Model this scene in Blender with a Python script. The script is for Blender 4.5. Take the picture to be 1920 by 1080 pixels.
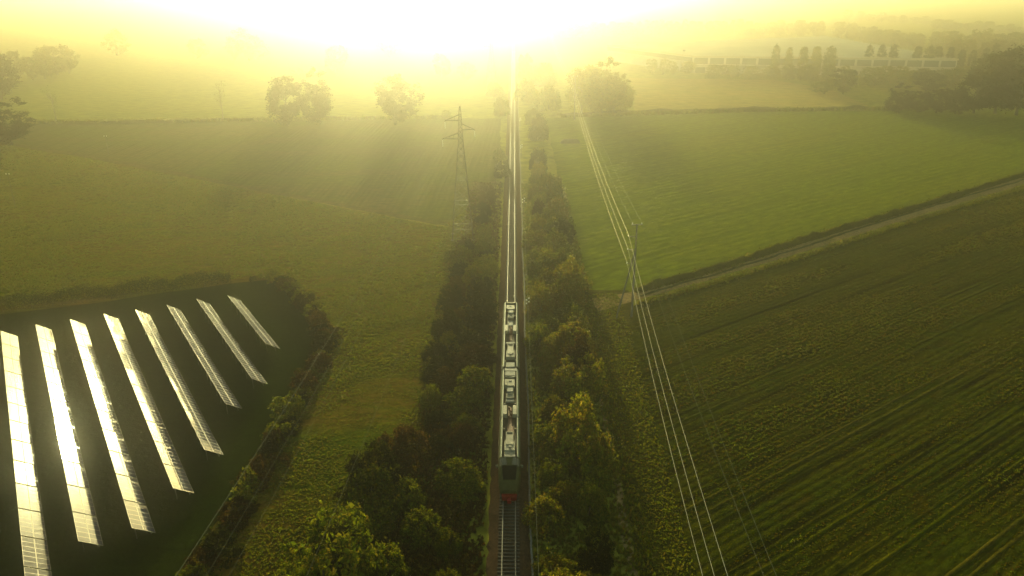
import bpy, math, random
import numpy as np
from mathutils import Vector, Matrix

for o in list(bpy.data.objects):
    bpy.data.objects.remove(o)
sc = bpy.context.scene
COL = sc.collection
R = math.radians
rng = np.random.default_rng(7)
random.seed(7)

# ------------------------------------------------------------------ camera
FPX = 1500.0                                  # focal length for a 1920 px wide frame
PITCH = math.atan(605 / FPX)
YAW = math.atan(3.8 / FPX)
CAM = np.array([0.54, 0.0, 61.8])
cd = bpy.data.cameras.new('camera')
cd.sensor_width = 36.0
cd.lens = 36.0 * FPX / 1920
cd.clip_start = 0.5
cd.clip_end = 30000
cam = bpy.data.objects.new('camera', cd)
cam.location = CAM
cam.rotation_euler = (math.pi / 2 - PITCH, 0, YAW)
COL.objects.link(cam)
sc.camera = cam

# ------------------------------------------------------------------ sky, sun, exposure
SUN_EL, SUN_AZ = R(9.2), R(-6.0)
w = bpy.data.worlds.new('World')
sc.world = w
w.use_nodes = True
nt = w.node_tree
bg = nt.nodes['Background']
sky = nt.nodes.new('ShaderNodeTexSky')
sky.sky_type = 'NISHITA'
sky.sun_disc = False
sky.sun_elevation = SUN_EL
sky.sun_rotation = SUN_AZ
sky.dust_density = 1.5
sky.altitude = 60
warm = nt.nodes.new('ShaderNodeMix')
warm.data_type = 'RGBA'
warm.blend_type = 'MULTIPLY'
warm.inputs[0].default_value = 1.0
warm.inputs[7].default_value = (1.0, 1.03, 0.64, 1)    # the warm white balance of the photograph
nt.links.new(sky.outputs[0], warm.inputs[6])
nt.links.new(warm.outputs[2], bg.inputs[0])
bg.inputs[1].default_value = 0.15

sl = bpy.data.lights.new('sun', 'SUN')
sl.energy = 5.0
sl.angle = R(1.0)
sl.color = (1.0, 0.95, 0.46)
so = bpy.data.objects.new('sun', sl)
SDIR = Vector((math.sin(SUN_AZ) * math.cos(SUN_EL), math.cos(SUN_AZ) * math.cos(SUN_EL), math.sin(SUN_EL)))
so.rotation_euler = SDIR.to_track_quat('Z', 'Y').to_euler()
so.location = (-100, 600, 200)
COL.objects.link(so)

sc.view_settings.view_transform = 'Standard'
sc.view_settings.look = 'None'
sc.view_settings.gamma = 1.0
sc.view_settings.use_curve_mapping = False
sc.view_settings.exposure = 1.15
sc.cycles.use_denoising = True
sc.cycles.max_bounces = 6
sc.cycles.diffuse_bounces = 2
sc.cycles.glossy_bounces = 2
sc.cycles.transmission_bounces = 2
sc.cycles.volume_bounces = 3
sc.cycles.caustics_reflective = False
sc.cycles.caustics_refractive = False
HAZE_DENSITY = 0.0010
HAZE_G = 0.97
HAZE_COLOR = (1.0, 0.98, 0.92)

# ------------------------------------------------------------------ helpers
_f = np.array([-math.sin(YAW) * math.cos(PITCH), math.cos(YAW) * math.cos(PITCH), -math.sin(PITCH)])
_r = np.array([math.cos(YAW), math.sin(YAW), 0.0])
_u = np.cross(_r, _f)
def P(px, py, z=0.0):
    """ground point seen at a place of the 1920x1080 survey photograph"""
    d = _f + _r * (px - 960) / FPX + _u * (540 - py) / FPX
    return CAM + d * ((z - CAM[2]) / d[2])
def height_at(py, Y):
    """height of the point at forward distance Y that is seen at row py (near the middle column)"""
    d = _f + _u * (540 - py) / FPX
    return CAM[2] + d[2] * Y / d[1]
def x_at(px, Y, z):
    k = Y * math.cos(PITCH) + (CAM[2] - z) * math.sin(PITCH)
    return CAM[0] + (px - 960) / FPX * k - YAW * Y
def dist_at(py, z):
    d = _f + _u * (540 - py) / FPX
    return (z - CAM[2]) / d[2] * d[1]

def mesh_np(name, verts, faces, smooth=False):
    """verts (n,3), faces (m,k) arrays with a constant k"""
    verts = np.asarray(verts, np.float32); faces = np.asarray(faces, np.int32)
    me = bpy.data.meshes.new(name)
    k = faces.shape[1]; m = len(faces)
    me.vertices.add(len(verts)); me.vertices.foreach_set('co', verts.ravel())
    me.loops.add(m * k); me.loops.foreach_set('vertex_index', faces.ravel())
    me.polygons.add(m)
    me.polygons.foreach_set('loop_start', np.arange(0, m * k, k, dtype=np.int32))
    me.polygons.foreach_set('loop_total', np.full(m, k, np.int32))
    if smooth:
        me.polygons.foreach_set('use_smooth', np.ones(m, bool))
    me.update(calc_edges=True)
    return me

class MB:
    def __init__(self): self.v = []; self.f = []
    def add(self, vs, fs):
        b = len(self.v); self.v += [tuple(map(float, q)) for q in vs]; self.f += [tuple(i + b for i in q) for q in fs]; return self
    def box(self, c, s, M=None):
        x, y, z = (q / 2 for q in s)
        vs = [Vector((sx * x, sy * y, sz * z)) for sz in (-1, 1) for sy in (-1, 1) for sx in (-1, 1)]
        if M is not None: vs = [M @ q for q in vs]
        vs = [q + Vector(c) for q in vs]
        return self.add(vs, [(0, 2, 3, 1), (4, 5, 7, 6), (0, 1, 5, 4), (2, 6, 7, 3), (0, 4, 6, 2), (1, 3, 7, 5)])
    def taper(self, c, s0, s1, h, shift=(0, 0)):
        x, y, z = c
        vs = [(x + a * s0[0] / 2, y + b * s0[1] / 2, z) for b in (-1, 1) for a in (-1, 1)]
        vs += [(x + shift[0] + a * s1[0] / 2, y + shift[1] + b * s1[1] / 2, z + h) for b in (-1, 1) for a in (-1, 1)]
        return self.add(vs, [(0, 2, 3, 1), (4, 5, 7, 6), (0, 1, 5, 4), (2, 6, 7, 3), (0, 4, 6, 2), (1, 3, 7, 5)])
    def tube(self, pts, rad, n=6, cap=True):
        pts = [Vector(p) for p in pts]
        if not hasattr(rad, '__len__'): rad = [rad] * len(pts)
        b = len(self.v); prev = None
        for i, p in enumerate(pts):
            t = (pts[min(i + 1, len(pts) - 1)] - pts[max(i - 1, 0)]).normalized()
            a = t.orthogonal().normalized() if prev is None else (prev - t * prev.dot(t)).normalized()
            prev = a; c = t.cross(a)
            for k in range(n):
                an = 2 * math.pi * k / n
                self.v.append(tuple(p + (a * math.cos(an) + c * math.sin(an)) * rad[i]))
        for i in range(len(pts) - 1):
            for k in range(n):
                k2 = (k + 1) % n
                self.f.append((b + i * n + k, b + i * n + k2, b + (i + 1) * n + k2, b + (i + 1) * n + k))
        if cap:
            self.f.append(tuple(b + k for k in range(n))[::-1]); e = b + (len(pts) - 1) * n
            self.f.append(tuple(e + k for k in range(n)))
        return self
    def prism(self, prof, y0, y1, closed=True):
        """profile of (x,z) points swept along y"""
        n = len(prof)
        vs = [(x, y0, z) for x, z in prof] + [(x, y1, z) for x, z in prof]
        fs = [(i, (i + 1) % n, n + (i + 1) % n, n + i) for i in range(n if closed else n - 1)]
        if closed: fs += [tuple(range(n))[::-1], tuple(range(n, 2 * n))]
        return self.add(vs, fs)
    def mesh(self, name, smooth=False):
        me = bpy.data.meshes.new(name); me.from_pydata(self.v, [], self.f); me.validate()
        if smooth: me.polygons.foreach_set('use_smooth', np.ones(len(me.polygons), bool))
        me.update(); return me
    def build(self, name, mat, parent=None, smooth=False): return link(name, self.mesh(name, smooth), mat, parent)

def link(name, me, mat=None, parent=None):
    o = bpy.data.objects.new(name, me)
    if mat is not None and me is not None and not me.materials: me.materials.append(mat)
    COL.objects.link(o)
    if parent is not None: o.parent = parent
    return o
def empty(name, loc=(0, 0, 0), rz=0.0):
    o = bpy.data.objects.new(name, None); o.location = loc; o.rotation_euler = (0, 0, rz)
    o.empty_display_size = 0.3; COL.objects.link(o); return o
def tag(o, label=None, cat=None, group=None, kind=None):
    if label: o['label'] = label
    if cat: o['category'] = cat
    if group: o['group'] = group
    if kind: o['kind'] = kind
    return o
NTH = ['', 'first', 'second', 'third', 'fourth', 'fifth', 'sixth', 'seventh', 'eighth', 'ninth', 'tenth', 'eleventh', 'twelfth',
       'thirteenth', 'fourteenth', 'fifteenth', 'sixteenth', 'seventeenth', 'eighteenth', 'nineteenth', 'twentieth']
NTH += ['twenty-' + q for q in NTH[1:10]] + ['thirtieth'] + ['thirty-' + q for q in NTH[1:10]] + ['fortieth'] + ['forty-' + q for q in NTH[1:10]] + ['fiftieth']

# ------------------------------------------------------------------ materials
def mat_new(name):
    m = bpy.data.materials.new(name); m.use_nodes = True
    n = m.node_tree; n.nodes.clear(); out = n.nodes.new('ShaderNodeOutputMaterial')
    return m, n, out
def N(nt, typ, **kw):
    n = nt.nodes.new(typ)
    for k, v in kw.items():
        if k.startswith('i_'): n.inputs[int(k[2:])].default_value = v
        else: setattr(n, k, v)
    return n
def c4(c): return (c[0], c[1], c[2], 1.0)
def ramp(nt, stops):
    n = nt.nodes.new('ShaderNodeValToRGB'); e = n.color_ramp.elements
    while len(e) < len(stops): e.new(0.5)
    for q, (p, c) in zip(e, stops): q.position = p; q.color = c4(c)
    return n
def mixc(nt, fac, a, b, mode='MIX'):
    n = nt.nodes.new('ShaderNodeMix'); n.data_type = 'RGBA'; n.blend_type = mode
    for i, q in ((0, fac), (6, a), (7, b)):
        if hasattr(q, 'default_value') or hasattr(q, 'links'): nt.links.new(q, n.inputs[i])
        elif i == 0: n.inputs[0].default_value = q
        else: n.inputs[i].default_value = c4(q)
    return n.outputs[2]

def mat_plain(name, col, rough=0.6, metal=0.0, noise=0.25, scale=3.0, spec=0.4, bump=0.0, coat=0.0):
    m, n, out = mat_new(name)
    b = N(n, 'ShaderNodeBsdfPrincipled')
    tc = N(n, 'ShaderNodeTexCoord'); nz = N(n, 'ShaderNodeTexNoise'); nz.inputs['Scale'].default_value = scale; nz.inputs['Detail'].default_value = 6
    n.links.new(tc.outputs['Object'], nz.inputs['Vector'])
    lo = [q * (1 - noise) for q in col]; hi = [min(1, q * (1 + noise)) for q in col]
    r = ramp(n, [(0.3, lo), (0.7, hi)]); n.links.new(nz.outputs[0], r.inputs[0])
    n.links.new(r.outputs[0], b.inputs['Base Color'])
    b.inputs['Roughness'].default_value = rough; b.inputs['Metallic'].default_value = metal
    b.inputs['Specular IOR Level'].default_value = spec
    b.inputs['Coat Weight'].default_value = coat
    if bump:
        bp = N(n, 'ShaderNodeBump'); bp.inputs['Strength'].default_value = bump; bp.inputs['Distance'].default_value = 0.05
        n.links.new(nz.outputs[0], bp.inputs['Height']); n.links.new(bp.outputs[0], b.inputs['Normal'])
    n.links.new(b.outputs[0], out.inputs[0]); return m

def mat_leaf(name, cols, transl=0.45, objvar=0.35):
    """leaf faces: each leaf its own tone, each plant a little lighter or darker"""
    m, n, out = mat_new(name)
    g = N(n, 'ShaderNodeNewGeometry'); oi = N(n, 'ShaderNodeObjectInfo')
    k = len(cols)
    r = ramp(n, [((i + 0.5) / k, c) for i, c in enumerate(cols)]); n.links.new(g.outputs['Random Per Island'], r.inputs[0])
    tc = N(n, 'ShaderNodeTexCoord'); nz = N(n, 'ShaderNodeTexNoise'); nz.inputs['Scale'].default_value = 1.6
    n.links.new(tc.outputs['Object'], nz.inputs['Vector'])
    hs = N(n, 'ShaderNodeHueSaturation')
    mr = N(n, 'ShaderNodeMapRange'); mr.inputs[3].default_value = 1 - objvar; mr.inputs[4].default_value = 1 + objvar
    n.links.new(oi.outputs['Random'], mr.inputs[0]); n.links.new(mr.outputs[0], hs.inputs['Value'])
    mh = N(n, 'ShaderNodeMapRange'); mh.inputs[1].default_value = 0.3; mh.inputs[2].default_value = 0.7; mh.inputs[3].default_value = 0.475; mh.inputs[4].default_value = 0.52
    n.links.new(nz.outputs[0], mh.inputs[0]); n.links.new(mh.outputs[0], hs.inputs['Hue'])
    n.links.new(r.outputs[0], hs.inputs['Color'])
    d = N(n, 'ShaderNodeBsdfDiffuse'); t = N(n, 'ShaderNodeBsdfTranslucent'); ms = N(n, 'ShaderNodeMixShader'); ms.inputs[0].default_value = transl
    n.links.new(hs.outputs[0], d.inputs[0]); n.links.new(hs.outputs[0], t.inputs[0])
    n.links.new(d.outputs[0], ms.inputs[1]); n.links.new(t.outputs[0], ms.inputs[2]); n.links.new(ms.outputs[0], out.inputs[0])
    return m

def mat_field(name, cols, patch=0.02, fine=0.35, rows=None, rowc=None, bump=0.6, bdist=0.25, stretch=None):
    """grass, crop or soil: broad patches, fine mottling, optional drill rows along a direction (radians) at a spacing"""
    m, n, out = mat_new(name)
    b = N(n, 'ShaderNodeBsdfDiffuse')
    tc = N(n, 'ShaderNodeTexCoord')
    vec = tc.outputs['Object']
    if stretch:
        mp = N(n, 'ShaderNodeMapping', vector_type='TEXTURE'); mp.inputs['Rotation'].default_value = (0, 0, stretch[0]); mp.inputs['Scale'].default_value = (stretch[1], 1, 1)
        n.links.new(vec, mp.inputs[0]); vec = mp.outputs[0]
    n1 = N(n, 'ShaderNodeTexNoise'); n1.inputs['Scale'].default_value = patch; n1.inputs['Detail'].default_value = 8; n1.inputs['Roughness'].default_value = 0.62; n1.inputs['Distortion'].default_value = 0.6
    n2 = N(n, 'ShaderNodeTexNoise'); n2.inputs['Scale'].default_value = fine; n2.inputs['Detail'].default_value = 10; n2.inputs['Roughness'].default_value = 0.7
    n.links.new(vec, n1.inputs['Vector']); n.links.new(vec, n2.inputs['Vector'])
    k = len(cols)
    r1 = ramp(n, [(0.25 + 0.5 * i / (k - 1), c) for i, c in enumerate(cols)]); n.links.new(n1.outputs[0], r1.inputs[0])
    r2 = ramp(n, [(0.3, (0.3, 0.3, 0.3)), (0.5, (0.95, 0.95, 0.95)), (0.7, (1.6, 1.55, 1.4))]); n.links.new(n2.outputs[0], r2.inputs[0])
    col = mixc(n, 1.0, r1.outputs[0], r2.outputs[0], 'MULTIPLY')
    h = n2.outputs[0]
    if rows:
        ang, spc = rows
        mp = N(n, 'ShaderNodeMapping', vector_type='TEXTURE'); mp.inputs['Rotation'].default_value = (0, 0, ang)
        n.links.new(tc.outputs['Object'], mp.inputs[0])
        wv = N(n, 'ShaderNodeTexWave', wave_type='BANDS', bands_direction='Y'); wv.inputs['Scale'].default_value = 1.0 / spc * 0.314
        wv.inputs['Distortion'].default_value = 0.7; wv.inputs['Detail'].default_value = 3; wv.inputs['Detail Scale'].default_value = 0.6
        n.links.new(mp.outputs[0], wv.inputs['Vector'])
        # second, wider rhythm of wheelings
        wv2 = N(n, 'ShaderNodeTexWave', wave_type='BANDS', bands_direction='Y'); wv2.inputs['Scale'].default_value = 1.0 / (spc * 4.7) * 0.314
        wv2.inputs['Distortion'].default_value = 0.7; wv2.inputs['Detail'].default_value = 2; wv2.inputs['Detail Scale'].default_value = 0.3
        n.links.new(mp.outputs[0], wv2.inputs['Vector'])
        rr = ramp(n, [(0.0, (1, 1, 1)), (0.55, (0.25, 0.25, 0.25)), (1, (0, 0, 0))]); n.links.new(wv.outputs[0], rr.inputs[0])
        rr2 = ramp(n, [(0.0, (1, 1, 1)), (0.16, (0.0, 0.0, 0.0))]); n.links.new(wv2.outputs[0], rr2.inputs[0])
        mm = N(n, 'ShaderNodeMath', operation='MULTIPLY'); mm.inputs[1].default_value = 0.6; n.links.new(rr.outputs[0], mm.inputs[0])
        mx = N(n, 'ShaderNodeMath', operation='MAXIMUM'); n.links.new(mm.outputs[0], mx.inputs[0]); n.links.new(rr2.outputs[0], mx.inputs[1])
        nb = N(n, 'ShaderNodeTexNoise'); nb.inputs['Scale'].default_value = 0.05; n.links.new(tc.outputs['Object'], nb.inputs['Vector'])
        m2 = N(n, 'ShaderNodeMath', operation='MULTIPLY'); n.links.new(mx.outputs[0], m2.inputs[0])
        rb = ramp(n, [(0.35, (0.35, 0.35, 0.35)), (0.65, (1, 1, 1))]); n.links.new(nb.outputs[0], rb.inputs[0]); n.links.new(rb.outputs[0], m2.inputs[1])
        col = mixc(n, m2.outputs[0], col, rowc or cols[0])
        hh = N(n, 'ShaderNodeMath', operation='SUBTRACT'); n.links.new(n2.outputs[0], hh.inputs[0]); n.links.new(m2.outputs[0], hh.inputs[1]); h = hh.outputs[0]
    n.links.new(col, b.inputs['Color'])
    bp = N(n, 'ShaderNodeBump'); bp.inputs['Strength'].default_value = bump; bp.inputs['Distance'].default_value = bdist
    n.links.new(h, bp.inputs['Height']); n.links.new(bp.outputs[0], b.inputs['Normal'])
    n.links.new(b.outputs[0], out.inputs[0]); return m

TRK = math.atan2(P(1900, 345)[1] - P(1230, 552)[1], P(1900, 345)[0] - P(1230, 552)[0])     # direction of the farm track and the drill rows beside it
M = {}
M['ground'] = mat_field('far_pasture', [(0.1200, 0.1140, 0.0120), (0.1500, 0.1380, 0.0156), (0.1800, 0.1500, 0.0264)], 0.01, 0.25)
M['meadow'] = mat_field('rough_meadow', [(0.0263, 0.0466, 0.0011), (0.0567, 0.0648, 0.0011), (0.1013, 0.0567, 0.0061), (0.0466, 0.0607, 0.0011), (0.0972, 0.1053, 0.0020)], 0.06, 0.8, stretch=(R(6), 3.5))
M['maize'] = mat_field('stubble_rows', [(0.070, 0.064, 0.012), (0.090, 0.068, 0.018), (0.066, 0.074, 0.006), (0.088, 0.084, 0.010)], 0.05, 0.8, rows=(R(88), 1.6), rowc=(0.048, 0.046, 0.006), stretch=(R(4), 2.5))
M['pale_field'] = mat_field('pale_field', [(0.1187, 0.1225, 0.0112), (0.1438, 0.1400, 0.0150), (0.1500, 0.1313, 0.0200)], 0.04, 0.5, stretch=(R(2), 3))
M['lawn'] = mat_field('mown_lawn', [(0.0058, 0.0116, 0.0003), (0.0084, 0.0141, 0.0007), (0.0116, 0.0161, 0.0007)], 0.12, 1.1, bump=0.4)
M['crop'] = mat_field('drilled_field', [(0.050, 0.024, 0.001), (0.028, 0.034, 0.001), (0.040, 0.036, 0.001), (0.024, 0.038, 0.001)], 0.10, 1.1, rows=(TRK, 1.15), rowc=(0.007, 0.006, 0.001), stretch=(TRK, 1.6))
M['green_field'] = mat_field('green_field', [(0.080, 0.098, 0.003), (0.096, 0.108, 0.003), (0.115, 0.105, 0.005)], 0.04, 0.7, rows=(TRK, 2.6), rowc=(0.062, 0.072, 0.003), stretch=(TRK, 3.0), bump=0.4)
M['stubble'] = mat_field('ripe_stubble', [(0.18, 0.135, 0.025), (0.21, 0.15, 0.035), (0.16, 0.145, 0.02)], 0.05, 0.5, stretch=(R(-20), 4))
M['dirt'] = mat_field('trodden_earth', [(0.15, 0.095, 0.034), (0.20, 0.130, 0.055), (0.115, 0.092, 0.016)], 0.15, 1.5)
M['verge'] = mat_field('verge_grass', [(0.0314, 0.0296, 0.0022), (0.0448, 0.0358, 0.0036), (0.0381, 0.0412, 0.0027)], 0.12, 1.2)
M['ballast'] = mat_field('ballast', [(0.0392, 0.0224, 0.0123), (0.0532, 0.0308, 0.0168), (0.0308, 0.0190, 0.0101)], 0.4, 3.0, bump=0.8, bdist=0.06)
M['leaf'] = mat_leaf('shrub_leaves', [(0.0389, 0.0482, 0.0016), (0.0700, 0.0809, 0.0023), (0.1010, 0.1087, 0.0031), (0.1282, 0.1010, 0.0054)])
M['leaf_yellow'] = mat_leaf('yellowing_leaves', [(0.0678, 0.0701, 0.0024), (0.1195, 0.1155, 0.0031), (0.1514, 0.1315, 0.0047), (0.1434, 0.0876, 0.0071)])
M['leaf_brown'] = mat_leaf('russet_leaves', [(0.0265, 0.0145, 0.0020), (0.0411, 0.0213, 0.0029), (0.0386, 0.0300, 0.0020), (0.0604, 0.0309, 0.0043)])
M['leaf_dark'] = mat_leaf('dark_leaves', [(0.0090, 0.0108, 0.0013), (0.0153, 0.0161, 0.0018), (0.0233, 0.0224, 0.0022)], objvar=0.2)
M['grass'] = mat_leaf('grass_blades', [(0.0679, 0.0833, 0.0019), (0.0968, 0.1026, 0.0031), (0.1307, 0.0852, 0.0068), (0.1162, 0.1260, 0.0031)], 0.6, 0.0)
M['lush'] = mat_leaf('lush_blades', [(0.080, 0.115, 0.004), (0.115, 0.15, 0.006), (0.15, 0.165, 0.007)], 0.5, 0.0)
M['cropblade'] = mat_leaf('crop_blades', [(0.066, 0.046, 0.001), (0.050, 0.072, 0.001), (0.074, 0.080, 0.001), (0.086, 0.044, 0.002)], 0.6, 0.0)
M['bark'] = mat_plain('bark', (0.06, 0.045, 0.03), 0.9, scale=8, bump=0.5)
M['palebark'] = mat_plain('pale_bark', (0.16, 0.13, 0.09), 0.9, scale=8)
M['rail'] = mat_plain('polished_rail', (0.1360, 0.1200, 0.0960), 0.65, 0.5, 0.1, spec=.2)
M['sleeper'] = mat_plain('weathered_sleeper', (0.050, 0.040, 0.030), 0.95, noise=0.35, spec=0.1)
M['steel'] = mat_plain('galvanised_steel', (0.075, 0.068, 0.055), 0.6, 0.4, 0.2, spec=.2)
M['cable'] = mat_plain('aluminium_cable', (0.42, 0.38, 0.30), 0.42, 1.0, 0.05)
M['thincable'] = mat_plain('dull_cable', (0.10, 0.10, 0.065), 0.6, 0.3, 0.05, spec=.1)
M['concrete'] = mat_plain('concrete', (0.11, 0.10, 0.085), 0.9, noise=0.25, spec=.1)
M['insul'] = mat_plain('white_porcelain', (0.78, 0.78, 0.74), 0.2, 0, 0.05)
M['glassins'] = mat_plain('glass_insulator', (0.40, 0.40, 0.34), 0.45, 0, 0.05, spec=.2)

# ------------------------------------------------------------------ the setting: ground, fields, banks
def sheet(name, pts, mat, lift, parent=None):
    """flat polygon with a slightly wandering edge"""
    vs = []
    n = len(pts)
    for i in range(n):
        a = np.array(pts[i][:2]); b = np.array(pts[(i + 1) % n][:2]); L = np.linalg.norm(b - a)
        k = max(1, min(60, int(L / 6)))
        nrm = np.array([b[1] - a[1], a[0] - b[0]]) / max(L, 1e-6)
        for j in range(k):
            q = a + (b - a) * j / k
            if 0 < j: q = q + nrm * rng.normal(0, 0.25)
            vs.append((q[0], q[1], lift))
    me = bpy.data.meshes.new(name); me.from_pydata(vs, [], [tuple(range(len(vs)))]); me.update()
    # keep the faces looking up
    if me.polygons[0].normal.z < 0: me.flip_normals()
    o = link(name, me, mat, parent)
    if parent is None: tag(o, kind='structure')
    return o
BIG = 6000
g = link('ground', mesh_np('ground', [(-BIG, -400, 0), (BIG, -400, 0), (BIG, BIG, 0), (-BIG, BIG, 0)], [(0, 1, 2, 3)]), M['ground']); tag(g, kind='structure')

LIFT = [0.0]
def lift(): LIFT[0] += 0.004; return LIFT[0]
px = lambda *q: [P(x, y) for x, y in q]
# left of the railway
sheet('meadow', [(-4.5, 40)] + px((958, 430))[:0] + [(-4.5, 215)] + px((840, 428), (500, 362), (200, 302), (0, 268)) + [(-260, 285), (-260, 40)], M['meadow'], lift())
sheet('stubble_field', px((840, 424), (500, 358), (200, 298), (0, 264)) + [(-300, 300)] + px((-160, 232), (60, 230), (400, 226), (840, 222)) + [(-5, 350), (-5, 215)], M['maize'], lift())
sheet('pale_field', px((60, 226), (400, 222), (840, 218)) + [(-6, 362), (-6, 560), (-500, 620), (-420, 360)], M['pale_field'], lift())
# right of the railway
sheet('drilled_field', [(18.5, 30), (19.0, 128)] + px((1190, 572), (1500, 482), (1920, 352)) + [(330, 350), (330, 30)], M['crop'], lift())
sheet('green_field', [(14.5, 148)] + px((1200, 546), (1500, 448), (1920, 325)) + [(330, 372), (330, 420)] + px((1920, 205), (1660, 206), (1400, 208), (1060, 220)) + [(14.5, 350)], M['green_field'], lift())
sheet('grass_strip', [(14.4, 30), (14.4, 152), (24, 152), (24, 141), (20.5, 128), (20, 30)], M['verge'], lift())
sheet('ripe_field', px((1190, 208), (1640, 204), (1560, 168), (1450, 150), (1180, 146)), M['stubble'], lift())
sheet('farm_track', px((1120, 585), (1190, 564), (1500, 474), (1920, 344)) + [P(1920, 332), P(1500, 457), P(1190, 547), P(1110, 560)], M['dirt'], lift())
sheet('field_path', px((0, 270), (250, 312), (500, 362), (780, 414), (830, 424), (780, 408), (500, 356), (250, 306), (0, 264)), mat_field('overgrown_path', [(0.046, 0.044, 0.004), (0.085, 0.056, 0.016), (0.050, 0.050, 0.004)], 0.05, 0.5), lift())
sheet('foot_path', [(13.4, 40), (14.0, 40), (14.2, 90), (14.5, 140), (13.9, 140), (13.5, 90)], M['dirt'], lift())
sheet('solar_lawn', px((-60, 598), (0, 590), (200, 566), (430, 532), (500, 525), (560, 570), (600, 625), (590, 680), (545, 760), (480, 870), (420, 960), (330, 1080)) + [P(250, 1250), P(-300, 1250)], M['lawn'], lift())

def bank(name, line, width, high, mat, jag=0.25, skew=0.0, step=1.2, wander=1.0):
    """a long low earth bank or ditch edge with an uneven crest"""
    pts = []
    for i in range(len(line) - 1):
        a, b = np.array(line[i][:2]), np.array(line[i + 1][:2]); k = max(1, int(np.linalg.norm(b - a) / step))
        pts += [a + (b - a) * j / k for j in range(k)]
    pts.append(np.array(line[-1][:2])); pts = np.array(pts)
    t = np.gradient(pts, axis=0); t /= np.linalg.norm(t, axis=1)[:, None]; nr = np.stack([-t[:, 1], t[:, 0]], 1)
    prof = np.array([(-1, -0.02), (-0.72, 0.45), (-0.35, 0.9), (0.0, 1.0), (0.4, 0.8), (0.75, 0.35), (1, -0.02)])
    n, k = len(pts), len(prof)
    V = np.zeros((n, k, 3))
    wob = np.cumsum(rng.normal(0, 0.15, n)); wob -= np.linspace(wob[0], wob[-1], n); wob = np.clip(wob, -0.5, 0.5) * wander
    hh = high * (1 + rng.normal(0, jag, n)); hh = np.convolve(np.pad(hh, 1, 'edge'), [.25, .5, .25], 'valid')
    for j, (a, z) in enumerate(prof):
        off = a * width / 2 * (1 + rng.normal(0, 0.12, n)) + wob + skew * z
        V[:, j, :2] = pts + nr * off[:, None]; V[:, j, 2] = np.where(z < 0, -0.02, z * hh * (1 + rng.normal(0, 0.1, n)))
    F = [(i * k + j, i * k + j + 1, (i + 1) * k + j + 1, (i + 1) * k + j) for i in range(n - 1) for j in range(k - 1)]
    o = link(name, mesh_np(name, V.reshape(-1, 3), np.array(F)[:, ::-1]), mat); tag(o, kind='structure'); return o
bank('ditch_bank', px((1195, 545), (1350, 502), (1500, 451), (1700, 393), (1920, 327)) + [(330, 375)], 2.4, 1.1, M['verge'])
bank('track_verge', px((1200, 569), (1350, 527), (1500, 482), (1700, 418), (1920, 352)) + [(330, 350)], 1.6, 0.30, M['verge'], 0.4)
bank('track_ridge', px((1200, 556), (1500, 464), (1920, 336)), 0.9, 0.16, M['verge'], 0.4)
bank('field_bank', px((60, 231), (240, 231), (400, 227), (640, 223), (842, 221)), 3.0, 1.0, M['verge'], 0.3, step=3)
bank('hedge_bank', px((1050, 219), (1200, 212), (1400, 208), (1660, 205), (1760, 204)), 4.0, 1.5, M['verge'], 0.35, step=3)

# wheelings and ridges left in the drilled field
dv_ = np.array([math.cos(TRK), math.sin(TRK)]); nv_ = np.array([dv_[1], -dv_[0]])
o_ = P(1200, 575)[:2]; off_ = 5.0; k_ = 0
while off_ < 150:
    a_ = o_ + nv_ * off_; t0 = max((19.5 - a_[0]) / dv_[0], (48 - a_[1]) / dv_[1]); t1 = min(210, (210 - a_[0]) / dv_[0])
    if t1 - t0 > 20:
        for q in (0, 1.7):
            b_ = a_ + nv_ * q
            bank('field_ridge', [b_ + dv_ * (t0 + 2), b_ + dv_ * (t0 + t1) / 2 + nv_ * random.uniform(-.5, .5), b_ + dv_ * t1], .6, .09, M['verge'] if k_ % 3 == 0 else M['crop'], .35, step=2.5, wander=.2)
    off_ += random.uniform(5.5, 10.5); k_ += 1
# railway formation
mb = MB(); prof = [(-2.5, 0.0), (-1.6, 0.34), (1.6, 0.34), (2.5, 0.0)]
V = []; ys = np.concatenate([np.arange(30, 240, 1.0), np.arange(240, 1500, 12.0)])
for y in ys:
    for x, z in prof: V.append((x + rng.normal(0, 0.07), y, z - 0.01 + (rng.normal(0, 0.015) if z > 0 else 0)))
F = [(i * 4 + j, i * 4 + j + 1, i * 4 + 5 + j, i * 4 + 4 + j) for i in range(len(ys) - 1) for j in range(3)]
tag(link('ballast_bed', mesh_np('ballast_bed', V, F), M['ballast']), kind='structure')

track = tag(empty('railway_track', (0, 40, 0)), 'single railway line of two steel rails on sleepers running under the train', 'railway track')
rp = [(-.07, .43), (.07, .43), (.07, .45), (.012, .47), (.012, .555), (.038, .57), (.038, .60), (-.038, .60), (-.038, .57), (-.012, .555), (-.012, .47), (-.07, .45)]
for s in (-1, 1):
    m = MB(); m.prism([(x + s * 0.7535, z) for x, z in rp], 0, 1450); m.build('rail', M['rail'], track)
m = MB(); m.taper((0, 0, 0), (2.5, .27), (2.44, .20), .16); sleeper_me = m.mesh('sleeper'); sleeper_me.materials.append(M['sleeper'])
for i in range(75):
    o = link('sleeper', sleeper_me, None, track); o.location = (random.uniform(-.02, .02), i * 0.6, 0.27); o.rotation_euler = (0, 0, random.uniform(-.01, .01))
m = MB()
for i in range(75, 1000): m.taper((0, i * 0.6, 0.27), (2.5, .27), (2.44, .20), .16)
tag(m.build('far_sleepers', M['sleeper'], track), kind='stuff')
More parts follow.
